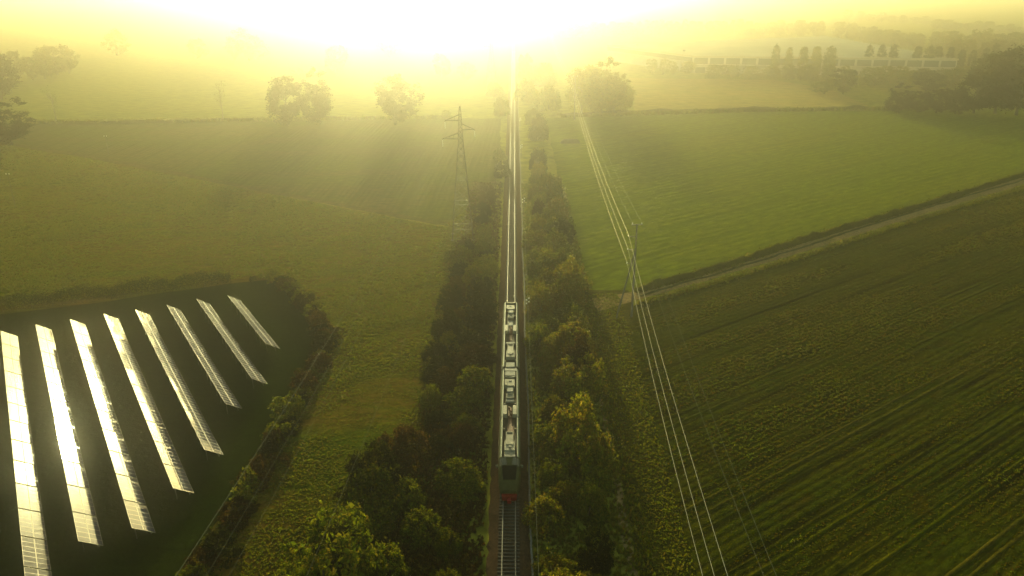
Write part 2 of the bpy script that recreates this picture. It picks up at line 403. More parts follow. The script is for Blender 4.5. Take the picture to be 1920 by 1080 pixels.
# cable duct beside the track
duct = tag(empty('cable_duct', (2.62, 45, 0)), 'thin pale concrete cable duct on the ground right of the rails', 'cable duct')
m = MB(); m.taper((0, 0.0, 0.0), (.24, .98), (.20, .96), .12); slab_me = m.mesh('lid_slab'); slab_me.materials.append(M['concrete'])
for i in range(120):
    o = link('lid_slab', slab_me, None, duct); o.location = (random.uniform(-.03, .03) + 0.1 * math.sin(i * .13), i * 1.0, 0.16 + random.uniform(-.02, .01))
    o.rotation_euler = (0, 0, random.uniform(-.03, .03))
m = MB()
for i in range(120, 420): m.taper((0.1 * math.sin(i * .13), i * 1.0, .16), (.24, .98), (.20, .96), .12)
tag(m.build('far_lid_slabs', M['concrete'], duct), kind='stuff')

# ------------------------------------------------------------------ plants
def leaf_quads(C_, Nn, L, W):
    """one quad per leaf: centre, normal, length, width"""
    n = len(C_)
    t = rng.normal(size=(n, 3)); t -= Nn * (t * Nn).sum(1)[:, None]; t /= np.linalg.norm(t, axis=1)[:, None] + 1e-9
    t[:, 2] *= 0.6
    b = np.cross(Nn, t)
    L = L[:, None] / 2; W = W[:, None] / 2
    V = np.stack([C_ - t * L, C_ + b * W, C_ + t * L, C_ - b * W], 1).reshape(-1, 3)
    return V, np.arange(4 * n).reshape(n, 4)
def unit(a): return a / (np.linalg.norm(a, axis=1)[:, None] + 1e-9)

def crown_mesh(name, nclump, per, leaf, shape='bush', squash=1.0):
    """leaf clumps through a crown about 1 unit in radius, base at z=0"""
    lobes = rng.normal(size=(7, 3)); lobes = unit(lobes); lam = rng.uniform(0.1, 0.5, 7)
    d = unit(rng.normal(size=(nclump, 3)))
    if shape == 'poplar':
        z = rng.uniform(0.06, 1.0, nclump); prof = np.clip(np.sin(np.clip(z, 0, 1) ** 0.9 * math.pi), 0, 1) ** 0.35 * 0.17 + 0.01
        a = rng.uniform(0, 2 * math.pi, nclump); rr = prof * rng.uniform(0.3, 1.0, nclump) ** 0.5
        cc = np.stack([np.cos(a) * rr, np.sin(a) * rr, z], 1); out = unit(np.stack([np.cos(a), np.sin(a), np.full(nclump, .5)], 1)); cr = np.full(nclump, 0.055)
    else:
        if shape == 'bush': d[:, 2] = np.abs(d[:, 2]) * 1.0 - 0.12 * (rng.random(nclump) < .4)
        d = unit(d)
        bump = 1 + sum((np.clip((d * lobes[i]).sum(1), 0, 1) ** 3) * lam[i] for i in range(7)) - 0.24
        rad = bump * rng.uniform(0.35, 1.0, nclump) ** 0.4
        cc = d * rad[:, None]; out = d
        if shape == 'bush': cc[:, 2] = np.abs(cc[:, 2]) * squash + 0.05
        else:           # round tree: trunk below, crown above
            cc = cc * np.array([0.37, 0.37, 0.46]); cc[:, 2] += 0.54
            low = cc[:, 2] < 0.22; cc[low, :2] *= 0.8
        cr = rng.uniform(0.10, 0.2, nclump) * (1.0 if shape == 'bush' else 0.5)
    idx = np.repeat(np.arange(nclump), per)
    v = rng.normal(size=(len(idx), 3)) * 0.55
    c = cc[idx] + v * cr[idx][:, None] * np.array([1, 1, 0.75])
    c[:, 2] = np.maximum(c[:, 2], 0.015)
    nn = unit(out[idx] * 0.5 + np.array([0, 0, 0.30]) + rng.normal(size=(len(idx), 3)) * 0.6)
    L = leaf * rng.uniform(0.7, 1.35, len(idx)); W = L * rng.uniform(0.35, 0.6, len(idx))
    V, F = leaf_quads(c, nn, L, W)
    return mesh_np(name, V, F)

def limbs_mesh(name, kind, nl=6):
    m = MB()
    if kind == 'bush':
        for i in range(nl):
            a = 2 * math.pi * i / nl + random.uniform(-.3, .3); e = random.uniform(.35, .7)
            m.tube([(0.05 * math.cos(a), 0.05 * math.sin(a), -.03), (.25 * e * math.cos(a), .25 * e * math.sin(a), .3), (e * math.cos(a), e * math.sin(a), random.uniform(.55, .8))], [.035, .024, .006], 5)
    elif kind == 'poplar':
        m.tube([(0, 0, -.01), (.004, 0, .3), (-.004, .003, .65), (0, 0, .96)], [.018, .014, .008, .002], 6)
        for i in range(10):
            a = random.uniform(0, 6.28); z = random.uniform(.15, .8)
            m.tube([(0, 0, z), (.05 * math.cos(a), .05 * math.sin(a), z + .07), (.09 * math.cos(a), .09 * math.sin(a), z + .16)], [.006, .004, .001], 4)
    else:
        m.tube([(0, 0, -.01), (.006, .003, .15), (-.004, .004, .32), (.004, 0, .6), (0, 0, .85)], [.030, .023, .019, .010, .002], 7)
        for i in range(nl + 3):
            a = 2 * math.pi * i / (nl + 3) + random.uniform(-.3, .3); z = random.uniform(.25, .55); e = random.uniform(.16, .3)
            m.tube([(0, 0, z), (.5 * e * math.cos(a), .5 * e * math.sin(a), z + .07), (e * math.cos(a), e * math.sin(a), z + random.uniform(.12, .25))], [.012, .008, .002], 5)
    me = m.mesh(name, True); me.materials.append(M['bark']); return me

def with_mat(me, mats):
    out = []
    for mt in mats:
        c = me.copy(); c.materials.clear(); c.materials.append(mt); out.append(c)
    return out
LEAFS = ('leaf', 'leaf_yellow', 'leaf_brown', 'leaf_dark')
def variants(n, *a, **k):
    res = {q: [] for q in LEAFS}
    for i in range(n):
        me = crown_mesh('crown', *a, **k)
        for q, c in zip(LEAFS, with_mat(me, [M[q] for q in LEAFS])): res[q].append(c)
    return res
BUSH = variants(7, 90, 80, 0.13, 'bush', squash=0.95)
SMALL = variants(4, 50, 26, 0.22, 'bush', squash=0.9)
TREE = variants(6, 105, 66, 0.06, 'tree')
FARTREE = variants(6, 70, 44, 0.08, 'tree')
POPLAR = variants(4, 150, 26, 0.05, 'poplar')
STEMS = [limbs_mesh('stems', 'bush') for _ in range(3)]
TRUNKS = [limbs_mesh('trunk', 'tree') for _ in range(3)]
PTRUNKS = [limbs_mesh('trunk', 'poplar') for _ in range(2)]

def plant(name, loc, sx, sz, lib, trunks, leaf, label, cat, group, trunkname):
    o = empty(name, (float(loc[0]), float(loc[1]), 0.0), random.uniform(0, 6.28)); o.scale = (sx, sx * random.uniform(.9, 1.1), sz)
    tag(o, label, cat, group)
    link('crown', random.choice(lib[leaf]), None, o); link(trunkname, random.choice(trunks), None, o)
    return o
def shrub(loc, rad, h, leaf, label, group, small=False):
    return plant('shrub', loc, rad, h, SMALL if small else BUSH, STEMS, leaf, label, 'shrub', group, 'stems')
def tree(loc, wide, h, leaf, label, group, far=False, name='tree'):
    return plant(name, loc, wide / 0.78, h, FARTREE if far else TREE, TRUNKS, leaf, label, 'tree', group, 'trunk')
def poplar(loc, wide, h, leaf, label, group):
    return plant('poplar_tree', loc, wide / 0.36, h, POPLAR, PTRUNKS, leaf, label, 'tree', group, 'trunk')

# shrub belts along the railway: rows of individual shrubs, counted from the near end
def belt(side, row, xs, y0, y1, step, rad, hgt, leafs, text, group):
    y = y0; i = 0
    while y < y1:
        i += 1
        x = np.interp(y, xs[0], xs[1]) + random.uniform(-1.3, 1.3)
        q_ = random.uniform(.6, 1.3); r = np.interp(y, rad[0], rad[1]) * q_ * random.uniform(.85, 1.15); h = np.interp(y, hgt[0], hgt[1]) * q_ * random.uniform(.8, 1.3)
        shrub((x, y), r, h, random.choices(leafs[0], leafs[1])[0], text % NTH[min(i, 50)], group)
        y += step * (random.uniform(.55, 1.2) + (.9 if random.random() < .1 else 0))
GR, GL = 'shrubs right of the railway', 'shrubs left of the railway'
mixg = (('leaf', 'leaf_yellow', 'leaf_brown', 'leaf_dark'), (5, 5, .5, .6))
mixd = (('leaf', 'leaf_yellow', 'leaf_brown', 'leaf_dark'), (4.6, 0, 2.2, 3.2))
belt(1, 0, ((60, 140, 220, 330), (5.6, 6.6, 7.2, 8.0)), 58, 250, 5.4, ((60, 160, 330), (2.5, 2.4, 2.2)), ((60, 160, 330), (3.2, 3.6, 3.8)), mixg, 'leafy shrub right of the rails, %s from the near end of the inner row', GR)
belt(1, 1, ((60, 140, 220), (10.6, 10.8, 11.0)), 56, 215, 5.0, ((60, 150, 220), (3.0, 2.9, 2.2)), ((60, 160, 220), (5.2, 5.2, 3.6)), mixg, 'tall leafy shrub right of the rails, %s from the near end of the outer row', GR)
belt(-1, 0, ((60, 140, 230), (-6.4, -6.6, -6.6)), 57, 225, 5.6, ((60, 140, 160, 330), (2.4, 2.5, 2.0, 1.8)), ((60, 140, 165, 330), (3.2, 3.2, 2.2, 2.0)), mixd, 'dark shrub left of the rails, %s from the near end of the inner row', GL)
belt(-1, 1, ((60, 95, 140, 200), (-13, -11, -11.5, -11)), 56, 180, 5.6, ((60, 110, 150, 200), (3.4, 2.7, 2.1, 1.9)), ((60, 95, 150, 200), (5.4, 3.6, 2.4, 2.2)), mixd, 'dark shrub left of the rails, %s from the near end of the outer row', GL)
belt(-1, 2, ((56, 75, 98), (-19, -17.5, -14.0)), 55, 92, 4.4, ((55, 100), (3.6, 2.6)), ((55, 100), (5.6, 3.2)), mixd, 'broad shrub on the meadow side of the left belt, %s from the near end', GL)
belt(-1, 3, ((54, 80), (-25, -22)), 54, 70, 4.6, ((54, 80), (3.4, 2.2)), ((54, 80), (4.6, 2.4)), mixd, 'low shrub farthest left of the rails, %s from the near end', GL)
# shrubs farther up the line
for k, (x_, yb, wd, ht, lf, tx) in enumerate([
    (1008, 318, 34, 44, 'leaf_dark', 'round dark shrub right of the distant rails'),
    (1030, 372, 50, 52, 'leaf', 'broad shrub right of the rails level with the lattice pylon'),
    (1010, 262, 36, 48, 'leaf_dark', 'upright dark shrub right of the rails below the copse'),
    (1000, 232, 30, 30, 'leaf', 'shrub at the top of the dark row right of the rails'),
    (945, 330, 34, 30, 'leaf_dark', 'dark shrub between the pylon and the rails'),
    (940, 300, 26, 22, 'leaf', 'smaller shrub left of the rails behind the pylon'),
    (940, 215, 30, 34, 'leaf', 'hazy shrub left of the rails below the far pylon'),
    (990, 190, 40, 40, 'leaf', 'hazy shrub right of the rails in the distance'),
    (1030, 205, 50, 55, 'leaf', 'hazy shrub between the rails and the copse'),
    (985, 150, 30, 40, 'leaf', 'pale hazy shrub close right of the vanishing rails'),
    (1020, 160, 50, 40, 'leaf', 'pale hazy shrub left of the wooden pole in the glare'),
    (930, 180, 30, 26, 'leaf', 'pale hazy shrub at the foot of the far pylon')]):
    p = P(x_, yb); s = np.linalg.norm(p - CAM) / FPX
    shrub(p, wd * s / 2, ht * s * 0.9, lf, tx, 'shrubs farther up the railway')

# overgrown boundary of the solar field
line = [P(*q) for q in [(512, 522), (540, 540), (572, 572), (598, 606), (612, 636), (606, 668), (588, 706), (566, 744), (540, 790), (515, 838), (492, 880), (466, 930), (428, 990), (392, 1045), (350, 1110)]]
seg = [np.linalg.norm(b - a) for a, b in zip(line, line[1:])]; tot = sum(seg); cum = np.concatenate([[0], np.cumsum(seg)])
s_, i = 0.0, 0
while s_ < tot:
    i += 1
    x = np.interp(s_, cum, [q[0] for q in line]); y = np.interp(s_, cum, [q[1] for q in line])
    r = random.uniform(1.4, 2.6); h = random.uniform(1.5, 3.4)
    shrub((x + random.uniform(-.5, .5), y), r, h, random.choices(('leaf', 'leaf_brown', 'leaf_dark'), (3, 4, 2))[0], 'shrub on the overgrown right edge of the solar field, %s from the far corner' % NTH[min(i, 50)], 'shrubs edging the solar field', True)
    s_ += random.uniform(1.7, 2.6)
# the clipped hedge behind the panels
def hedge(name, line, width, high, leaf, label):
    o = empty(name, tuple(float(q) for q in line[0])); tag(o, label, 'hedge')
    base = np.array(line[0])
    cs = []
    for a, b in zip(line, line[1:]):
        a, b = np.array(a) - base, np.array(b) - base; L = np.linalg.norm(b - a); n = int(L * 260)
        t = rng.random(n); c = a + (b - a) * t[:, None]; nr = np.array([-(b - a)[1], (b - a)[0], 0]) / L
        hh = high * (0.88 + 0.14 * np.sin(t * L * .55) + 0.08 * np.sin(t * L * 1.9 + 1))
        c = c + nr * (rng.uniform(-1, 1, n) * width / 2)[:, None]; c[:, 2] = hh * rng.random(n) ** 0.6
        cs.append(c)
    c = np.concatenate(cs); n = len(c)
    nn = unit(rng.normal(size=(n, 3)) * .6 + np.array([0, -.2, .5])); L = rng.uniform(.22, .42, n)
    V, F = leaf_quads(c, nn, L, L * .55); link('foliage', mesh_np('foliage', V, F), M[leaf], o)
    m = MB()
    for a, b in zip(line, line[1:]):
        a, b = np.array(a) - base, np.array(b) - base; k = int(np.linalg.norm(b - a) / 1.1)
        for j in range(k):
            q = a + (b - a) * (j + .5) / k; m.tube([(q[0], q[1], 0), (q[0] + random.uniform(-.1, .1), q[1], high * .7)], [.05, .015], 5)
    tag(m.build('stems', M['bark'], o), kind='stuff')
hedge('hedge', [P(-90, 601), P(0, 588), P(120, 571), P(240, 556), P(345, 543), P(434, 532)], 2.8, 3.2, 'leaf_dark', 'long dark clipped hedge behind the far ends of the solar rows')
shrub(P(473, 528), .7, 1.5, 'leaf_dark', 'small dark shrub alone in the hedge gap', 'shrubs edging the solar field', True)
shrub(P(490, 522), .5, 1.7, 'leaf', 'slim shrub in the hedge gap beside the field corner', 'shrubs edging the solar field', True)

# trees standing out in the fields: (x, top row, base row, width, leaf, label)
def by_photo(x_, top, base, wide, fn, leaf, label, group, **kw):
    p = P(x_, base); h = max(2.0, height_at(top, p[1])); k = np.linalg.norm(p - CAM) / FPX
    fn(p, wide * k, h, leaf, label, group, **kw)
for a in [(540, 146, 236, 62, 'big dark tree, left one of the close pair in the hazy field'),
          (600, 153, 234, 52, 'big dark tree, right one of the close pair in the hazy field'),
          (742, 143, 234, 74, 'lone tall dark tree between the tree pair and the pylon'),
          (22, 208, 272, 66, 'dark round tree at the left edge above the field path'),
          (4, 105, 188, 56, 'tall tree cut by the left edge of the picture')]:
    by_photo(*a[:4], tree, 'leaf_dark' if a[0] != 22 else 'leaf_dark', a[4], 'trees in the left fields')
for a in [(35, 97, 150, 30, 'small hazy tree behind the tall left edge tree'), (62, 102, 150, 34, 'middle tree of the hazy group at upper left'),
          (85, 95, 148, 30, 'tree right of the middle one in the upper left group'), (108, 81, 140, 46, 'tallest tree of the hazy group at upper left'), (130, 96, 138, 26, 'right hand end tree of the upper left group'),
          (220, 53, 104, 32, 'pale tall tree leftmost of the far glare trees'), (370, 70, 112, 30, 'pale tree second from left in the far glare'),
          (440, 74, 112, 26, 'small pale tree touching the broad glare tree'), (468, 58, 114, 44, 'broad pale tree left of centre in the glare'),
          (630, 87, 140, 40, 'faded tree with open crown above the dark pair'), (730, 48, 106, 46, 'very pale tall tree high in the glare above the lone tree'),
          (828, 100, 146, 34, 'faded tree left of the far pylon'), (877, 113, 150, 28, 'smaller faded tree beside the far pylon'), (560, 126, 140, 18, 'tiny pale tree above the dark pair'), (838, 205, 224, 16, 'small bushy tree just left of the pylon top')]:
    by_photo(*a[:4], tree, 'leaf', a[4], 'trees in the left fields', far=True)
# two nearly leafless young trees
def bare_tree(px_, top, base, label):
    p = P(px_, base); h = height_at(top, p[1])
    o = empty('bare_tree', tuple(map(float, p))); tag(o, label, 'tree', 'nearly bare trees on the field bank')
    m = MB(); m.tube([(0, 0, 0), (.1, 0, h * .3), (-.08, 0, h * .6), (0, 0, h)], [.28, .2, .12, .03], 6); m.build('trunk', M['palebark'], o)
    m = MB(); tips = []
    for i in range(26):
        a = random.uniform(0, 6.28); z = h * random.uniform(.25, .85); e = h * .16 * random.uniform(.5, 1.1); q = (e * math.cos(a), e * math.sin(a), z + e * 1.5)
        m.tube([(0, 0, z), (.5 * q[0], .5 * q[1], z + .5 * e), q], [.09, .06, .02], 4); tips.append(q)
    m.build('branches', M['palebark'], o)
    c = np.repeat(np.array(tips), 9, 0) + rng.normal(size=(len(tips) * 9, 3)) * .6
    V, F = leaf_quads(c, unit(rng.normal(size=c.shape)), rng.uniform(.3, .55, len(c)), rng.uniform(.2, .3, len(c))); link('crown', mesh_np('crown', V, F), M['leaf'], o)
bare_tree(106, 168, 231, 'thin almost bare tree on the bank at left')
bare_tree(419, 158, 227, 'thin pale bare tree midway along the field bank')

# copse by the second pole
for a in [(1090, 130, 212, 56, 'left tree of the dense copse behind the power lines'), (1112, 126, 206, 60, 'back tree of the dense copse, highest of them'), (1128, 134, 216, 62, 'front tree of the dense copse behind the power lines'),
          (1150, 140, 214, 54, 'tree right of the front one in the dense copse'), (1168, 158, 212, 44, 'right hand end tree of the dense copse')]:
    by_photo(*a[:4], tree, 'leaf', a[4], 'trees of the copse')
# poplars in front of the warehouse
pops = [(1450, 86, 146, 14), (1474, 90, 147, 13), (1501, 89, 150, 17), (1525, 88, 150, 16), (1550, 88, 152, 20), (1624, 96, 140, 12), (1647, 95, 140, 12), (1669, 94, 141, 12), (1713, 98, 142, 13), (1735, 97, 142, 15), (1752, 98, 141, 11), (1774, 99, 142, 10), (1796, 104, 143, 10), (1817, 105, 143, 9), (1839, 101, 144, 9), (1857, 92, 144, 11)]
for i, a in enumerate(pops):
    if i > 4: a = (a[0], a[1] - 10, a[2], a[3] + 2)
    by_photo(*a, poplar, 'leaf_dark' if i > 4 else 'leaf', 'slender poplar before the warehouse, %s from the left' % NTH[i + 1], 'poplars before the warehouse')
# trees and bushes around the warehouse and along the right edge
for a in [(1222, 108, 140, 20, 'leaf', 'first roundish tree left of the warehouse front'), (1243, 108, 140, 18, 'leaf', 'second roundish tree left of the warehouse front'), (1262, 114, 140, 18, 'leaf', 'low round tree left of the warehouse corner'),
          (1290, 113, 138, 24, 'leaf', 'tree against the warehouse corner'), (1325, 118, 136, 20, 'leaf', 'low tree before the warehouse white wall'), (1355, 120, 140, 22, 'leaf', 'low tree between warehouse corner and first poplar'),
          (1580, 126, 176, 42, 'leaf_dark', 'dark conical tree right of the five big poplars'), (1545, 150, 176, 34, 'leaf', 'low tree left of the dark conical tree'),
          (1640, 130, 160, 40, 'leaf', 'tree behind and right of the dark conical tree'), (1690, 130, 168, 50, 'leaf', 'tree above the right hand bushes'), (1735, 130, 172, 50, 'leaf_dark', 'broad tree left of the dark wood'),
          (1775, 128, 170, 44, 'leaf', 'tree touching the left of the dark wood'), (1685, 170, 212, 42, 'leaf_dark', 'dark bushy tree at the end of the field hedge'), (1720, 172, 210, 40, 'leaf_dark', 'second dark bushy tree beyond the hedge end'),
          (1755, 168, 212, 42, 'leaf_dark', 'third dark bushy tree beyond the hedge end'), (1790, 168, 214, 44, 'leaf_dark', 'fourth dark bushy tree, below the wood'),
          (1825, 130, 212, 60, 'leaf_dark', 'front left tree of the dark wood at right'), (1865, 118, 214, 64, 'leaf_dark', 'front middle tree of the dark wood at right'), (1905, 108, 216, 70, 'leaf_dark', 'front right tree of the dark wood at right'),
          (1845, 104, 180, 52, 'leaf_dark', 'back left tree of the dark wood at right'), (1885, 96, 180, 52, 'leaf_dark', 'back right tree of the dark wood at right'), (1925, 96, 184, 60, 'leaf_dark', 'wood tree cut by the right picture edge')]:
    by_photo(*a[:4], tree, a[4], a[5], 'trees round the warehouse and wood', far=a[2] < 180)
# distant tree lines, fading into the glare
def treeline(xs, tops, bases, wide, text, group, leaf='leaf'):
    for i, (x_, t, b) in enumerate(zip(xs, tops, bases)):
        by_photo(x_ + random.uniform(-3, 3), t + random.uniform(-3, 3), b, wide * random.uniform(.8, 1.3), tree if random.random() < .6 else poplar, leaf, text % NTH[i + 1], group, **({}))
FT = tree
def tree(loc, wide, h, leaf, label, group, far=True, name='tree'): return FT(loc, wide, h, leaf, label, group, far, name)
def line_of(x0, t0, b0, x1, t1, b1, n): return np.linspace(x0, x1, n), np.linspace(t0, t1, n), np.linspace(b0, b1, n)
treeline(*line_of(1045, 42, 72, 1180, 42, 68, 9), 20, 'pale tree of the glare line right of the rails, %s from the left', 'far glare tree line')
treeline(*line_of(1195, 40, 66, 1400, 38, 66, 15), 15, 'pale tree of the line behind the warehouse roof, %s from the left', 'tree line behind the roof')
treeline(*line_of(1415, 42, 66, 1540, 40, 66, 9), 14, 'faded tree above the warehouse roof middle, %s from the left', 'tree line above the roof')
treeline(*line_of(1565, 40, 68, 1725, 66, 92, 15), 15, 'tree of the slanting row along the roof edge, %s from the left', 'slanting tree row')
treeline(*line_of(1745, 58, 100, 1905, 62, 104, 10), 20, 'hazy tree of the upper right wood edge, %s from the left', 'upper right wood edge')
treeline(*line_of(1590, 20, 38, 1735, 32, 46, 8), 13, 'very pale tree of the topmost right row, %s from the left', 'topmost right row')
treeline(*line_of(1755, 36, 54, 1910, 48, 62, 9), 16, 'pale tree of the top right corner row, %s from the left', 'top right corner row')
treeline(*line_of(1335, 122, 148, 1800, 126, 152, 14), 26, 'low hazy tree at the foot of the warehouse front, %s from the left', 'low trees before the warehouse')
treeline(*line_of(1790, 76, 120, 1915, 80, 122, 6), 24, 'hazy tree behind the last poplars, %s from the left', 'trees behind the last poplars')

# ------------------------------------------------------------------ grass and crop growing on the fields
def tufts(name, pts, high, wide, mat, label, cat):
    n = len(pts); k = 3
    a = rng.uniform(0, 2 * math.pi, (n, k)); h = high[:, None] * rng.uniform(.6, 1.2, (n, k)); lean = rng.uniform(.15, .7, (n, k)) * h
    bx = pts[:, None, 0] + rng.normal(0, .25, (n, k)) * wide[:, None]; by = pts[:, None, 1] + rng.normal(0, .25, (n, k)) * wide[:, None]; z0 = np.full((n, k), -.01)
    if pts.shape[1] > 2: z0 = z0 + pts[:, None, 2]
    ux, uy = -np.sin(a), np.cos(a); ww = wide[:, None] * .5
    v1 = np.stack([bx - ux * ww, by - uy * ww, z0], -1); v2 = np.stack([bx + ux * ww, by + uy * ww, z0], -1)
    v3 = np.stack([bx + np.cos(a) * lean, by + np.sin(a) * lean, z0 + h], -1)
    V = np.stack([v1, v2, v3], 2).reshape(-1, 3); F = np.arange(len(V)).reshape(-1, 3)
    o = link(name, mesh_np(name, V, F), mat); tag(o, label, cat, kind='stuff'); return o
def in_poly(x, y, poly):
    c = np.zeros(len(x), bool); n = len(poly); j = n - 1
    for i in range(n):
        xi, yi = poly[i][:2]; xj, yj = poly[j][:2]
        c ^= ((yi > y) != (yj > y)) & (x < (xj - xi) * (y - yi) / (yj - yi + 1e-9) + xi); j = i
    return c
def scatter(poly, n, near=60.0):
    """more and smaller near the viewer's end of the field"""
    xs = [q[0] for q in poly]; ys = [q[1] for q in poly]; out = []; cnt = 0
    while cnt < n:
        x = rng.uniform(min(xs), max(xs), n * 2); y = rng.uniform(min(ys), max(ys), n * 2)
        ok = in_poly(x, y, poly) & (rng.random(n * 2) < np.clip((near + 30) / y, .05, 1) ** 1.3)
        out.append(np.stack([x[ok], y[ok]], 1)); cnt += ok.sum()
    return np.concatenate(out)[:n]
def pnoise(p, s, seed):
    r_ = np.random.default_rng(seed); v = np.zeros(len(p))
    for _ in range(7):
        k = r_.normal(size=2) * s; v += np.sin(p @ k + r_.uniform(0, 6.28))
    return v / 3.0
mead = [(-5, 55), (-5, 225)] + [tuple(P(*q)) for q in [(830, 426), (500, 364), (200, 304), (0, 270), (0, 580), (430, 524), (505, 515), (560, 560), (615, 622), (605, 680), (560, 760), (500, 870), (440, 975), (370, 1085)]]
p = scatter(mead, 75000); nz = pnoise(p, .12, 3) + pnoise(p, .4, 4) * .6
ok = rng.random(len(p)) < np.clip(.7 + nz * .3, .5, 1); p = p[ok]; nz = nz[ok]; f_ = np.clip(p[:, 1] / 90, .7, 2.4)
tufts('meadow_grass', p, (.09 + .11 * np.clip(nz + .6, 0, 2)) * f_ ** .5, (.28 + rng.random(len(p)) * .25) * f_, M['grass'], 'rough tussocky meadow grass left of the railway', 'grass')
fld = [(15.5, 58), (15.5, 128)] + [tuple(P(*q)) for q in [(1190, 578), (1500, 488), (1920, 358)]] + [(200, 250), (120, 150), (60, 58)]
p = scatter(fld, 60000)
dv = np.array([math.cos(TRK), math.sin(TRK)]); nv = np.array([-dv[1], dv[0]])
a_ = p @ dv; b_ = p @ nv; b_ = np.round(b_ / .85) * .85 + rng.normal(0, .13, len(p)); p = a_[:, None] * dv + b_[:, None] * nv
nz = pnoise(np.stack([a_ * .3, b_], 1), .25, 9) + pnoise(np.stack([a_ * .3, b_], 1), .9, 10) * .5
ok = rng.random(len(p)) < np.clip(.6 + nz * .35, .2, 1); p = p[ok]; nz = nz[ok]; f_ = np.clip(p[:, 1] / 90, .7, 2.2)
tufts('field_crop', p, (.07 + .07 * np.clip(nz + .5, 0, 2)) * f_ ** .5, (.22 + rng.random(len(p)) * .2) * f_, M['cropblade'], 'sparse young crop growing in rows on the right field', 'crop')
big = nz > .8
tufts('green_weeds', p[big][::4], (.12 + .14 * rng.random(big.sum()))[::4], (.2 + .2 * rng.random(big.sum()))[::4], M['lush'], 'brighter green weed patches in the right field', 'weeds')
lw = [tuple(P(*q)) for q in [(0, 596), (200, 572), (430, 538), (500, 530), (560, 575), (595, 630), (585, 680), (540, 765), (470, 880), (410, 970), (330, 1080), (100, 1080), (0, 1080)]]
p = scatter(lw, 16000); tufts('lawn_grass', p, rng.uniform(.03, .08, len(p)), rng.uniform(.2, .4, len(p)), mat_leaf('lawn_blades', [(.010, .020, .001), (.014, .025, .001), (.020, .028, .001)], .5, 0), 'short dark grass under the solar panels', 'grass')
strip = [(2.9, 50), (2.9, 240), (16, 240), (16, 50)]
p = scatter(strip, 9000); tufts('verge_weeds', p, rng.uniform(.2, .7, len(p)), rng.uniform(.3, .6, len(p)), M['grass'], 'tall weeds along the right railway verge', 'weeds')
strip = [(-3, 50), (-3, 240), (-12, 240), (-13, 100), (-16, 50)]
p = scatter(strip, 9000); tufts('embankment_weeds', p, rng.uniform(.2, .7, len(p)), rng.uniform(.3, .6, len(p)), M['leaf_brown'], 'brown weeds along the left railway verge', 'weeds')
strip = [(14.5, 50), (14.5, 150), (22, 150), (20, 50)]
p = scatter(strip, 7000); tufts('strip_grass', p, rng.uniform(.08, .3, len(p)), rng.uniform(.25, .5, len(p)), M['grass'], 'grass strip between the right shrub belt and the drilled field', 'grass')
def along(line, n, spread):
    s = rng.random(n) * (len(line) - 1); i = np.minimum(s.astype(int), len(line) - 2); t = (s - i)[:, None]; L = np.array([q[:2] for q in line])
    return L[i] * (1 - t) + L[i + 1] * t + rng.normal(0, spread, (n, 2))
ln = px((1195, 545), (1350, 502), (1500, 451), (1700, 393), (1920, 327))
p = np.concatenate([along(ln, 5000, .7), along(px((1200, 569), (1350, 527), (1500, 482), (1700, 418), (1920, 352)), 4000, .5)])
tufts('track_side_grass', p, rng.uniform(.2, .6, len(p)), rng.uniform(.3, .6, len(p)), M['grass'], 'long grass on the banks beside the farm track', 'grass')
p = np.concatenate([along(px((60, 231), (400, 227), (842, 221)), 2500, .9), along(px((1050, 219), (1400, 208), (1760, 204)), 3500, 1.2)])
tufts('bank_grass', p, rng.uniform(.6, 1.6, len(p)), rng.uniform(.6, 1.3, len(p)), M['grass'], 'long grass on the field banks in the distance', 'grass')

# ------------------------------------------------------------------ solar rows
RD = np.array([-0.538, 0.843, 0.0]); RN = np.array([0.843, 0.538, 0.0])     # along a row; horizontal facing of the panels
TILT = R(35.8); PW = 1.38; GAPU = 0.03; NM = 6; MODW = 0.96; TGAP = 0.26
TABLE = NM * MODW + TGAP
Z0 = 0.8
up_s = -RN * math.cos(TILT) + np.array([0, 0, math.sin(TILT)])             # up the slope
nrm_s = RN * math.sin(TILT) + np.array([0, 0, math.cos(TILT)])
m_, n_, out_ = mat_new('solar_glass')
b_ = N(n_, 'ShaderNodeBsdfPrincipled'); tc_ = N(n_, 'ShaderNodeTexCoord'); oi_ = N(n_, 'ShaderNodeObjectInfo')
br = N(n_, 'ShaderNodeTexBrick'); br.offset = 0; br.inputs['Scale'].default_value = 1.0; br.inputs['Brick Width'].default_value = .158; br.inputs['Row Height'].default_value = .158; br.inputs['Mortar Size'].default_value = .004
br.inputs['Color1'].default_value = (.012, .014, .028, 1); br.inputs['Color2'].default_value = (.016, .018, .034, 1); br.inputs['Mortar'].default_value = (.03, .03, .03, 1)
n_.links.new(tc_.outputs['Object'], br.inputs['Vector']); n_.links.new(br.outputs[0], b_.inputs['Base Color'])
nz_ = N(n_, 'ShaderNodeTexNoise'); nz_.inputs['Scale'].default_value = 2.0; n_.links.new(tc_.outputs['Object'], nz_.inputs['Vector'])
mr_ = N(n_, 'ShaderNodeMapRange'); mr_.inputs[3].default_value = .045; mr_.inputs[4].default_value = .075; n_.links.new(nz_.outputs[0], mr_.inputs[0]); n_.links.new(mr_.outputs[0], b_.inputs['Roughness'])
b_.inputs['IOR'].default_value = 1.3; b_.inputs['Specular IOR Level'].default_value = 0.12
n_.links.new(b_.outputs[0], out_.inputs[0]); M['solar'] = m_
M['alu'] = mat_plain('aluminium_frame', (.16, .14, .11), .55, .5, .1, spec=.1)
mb = MB(); mb.box((0, 0, 0), (MODW - .05, PW - .05, .03)); glass_me = mb.mesh('solar_panel'); glass_me.materials.append(M['solar'])
fr = MB()
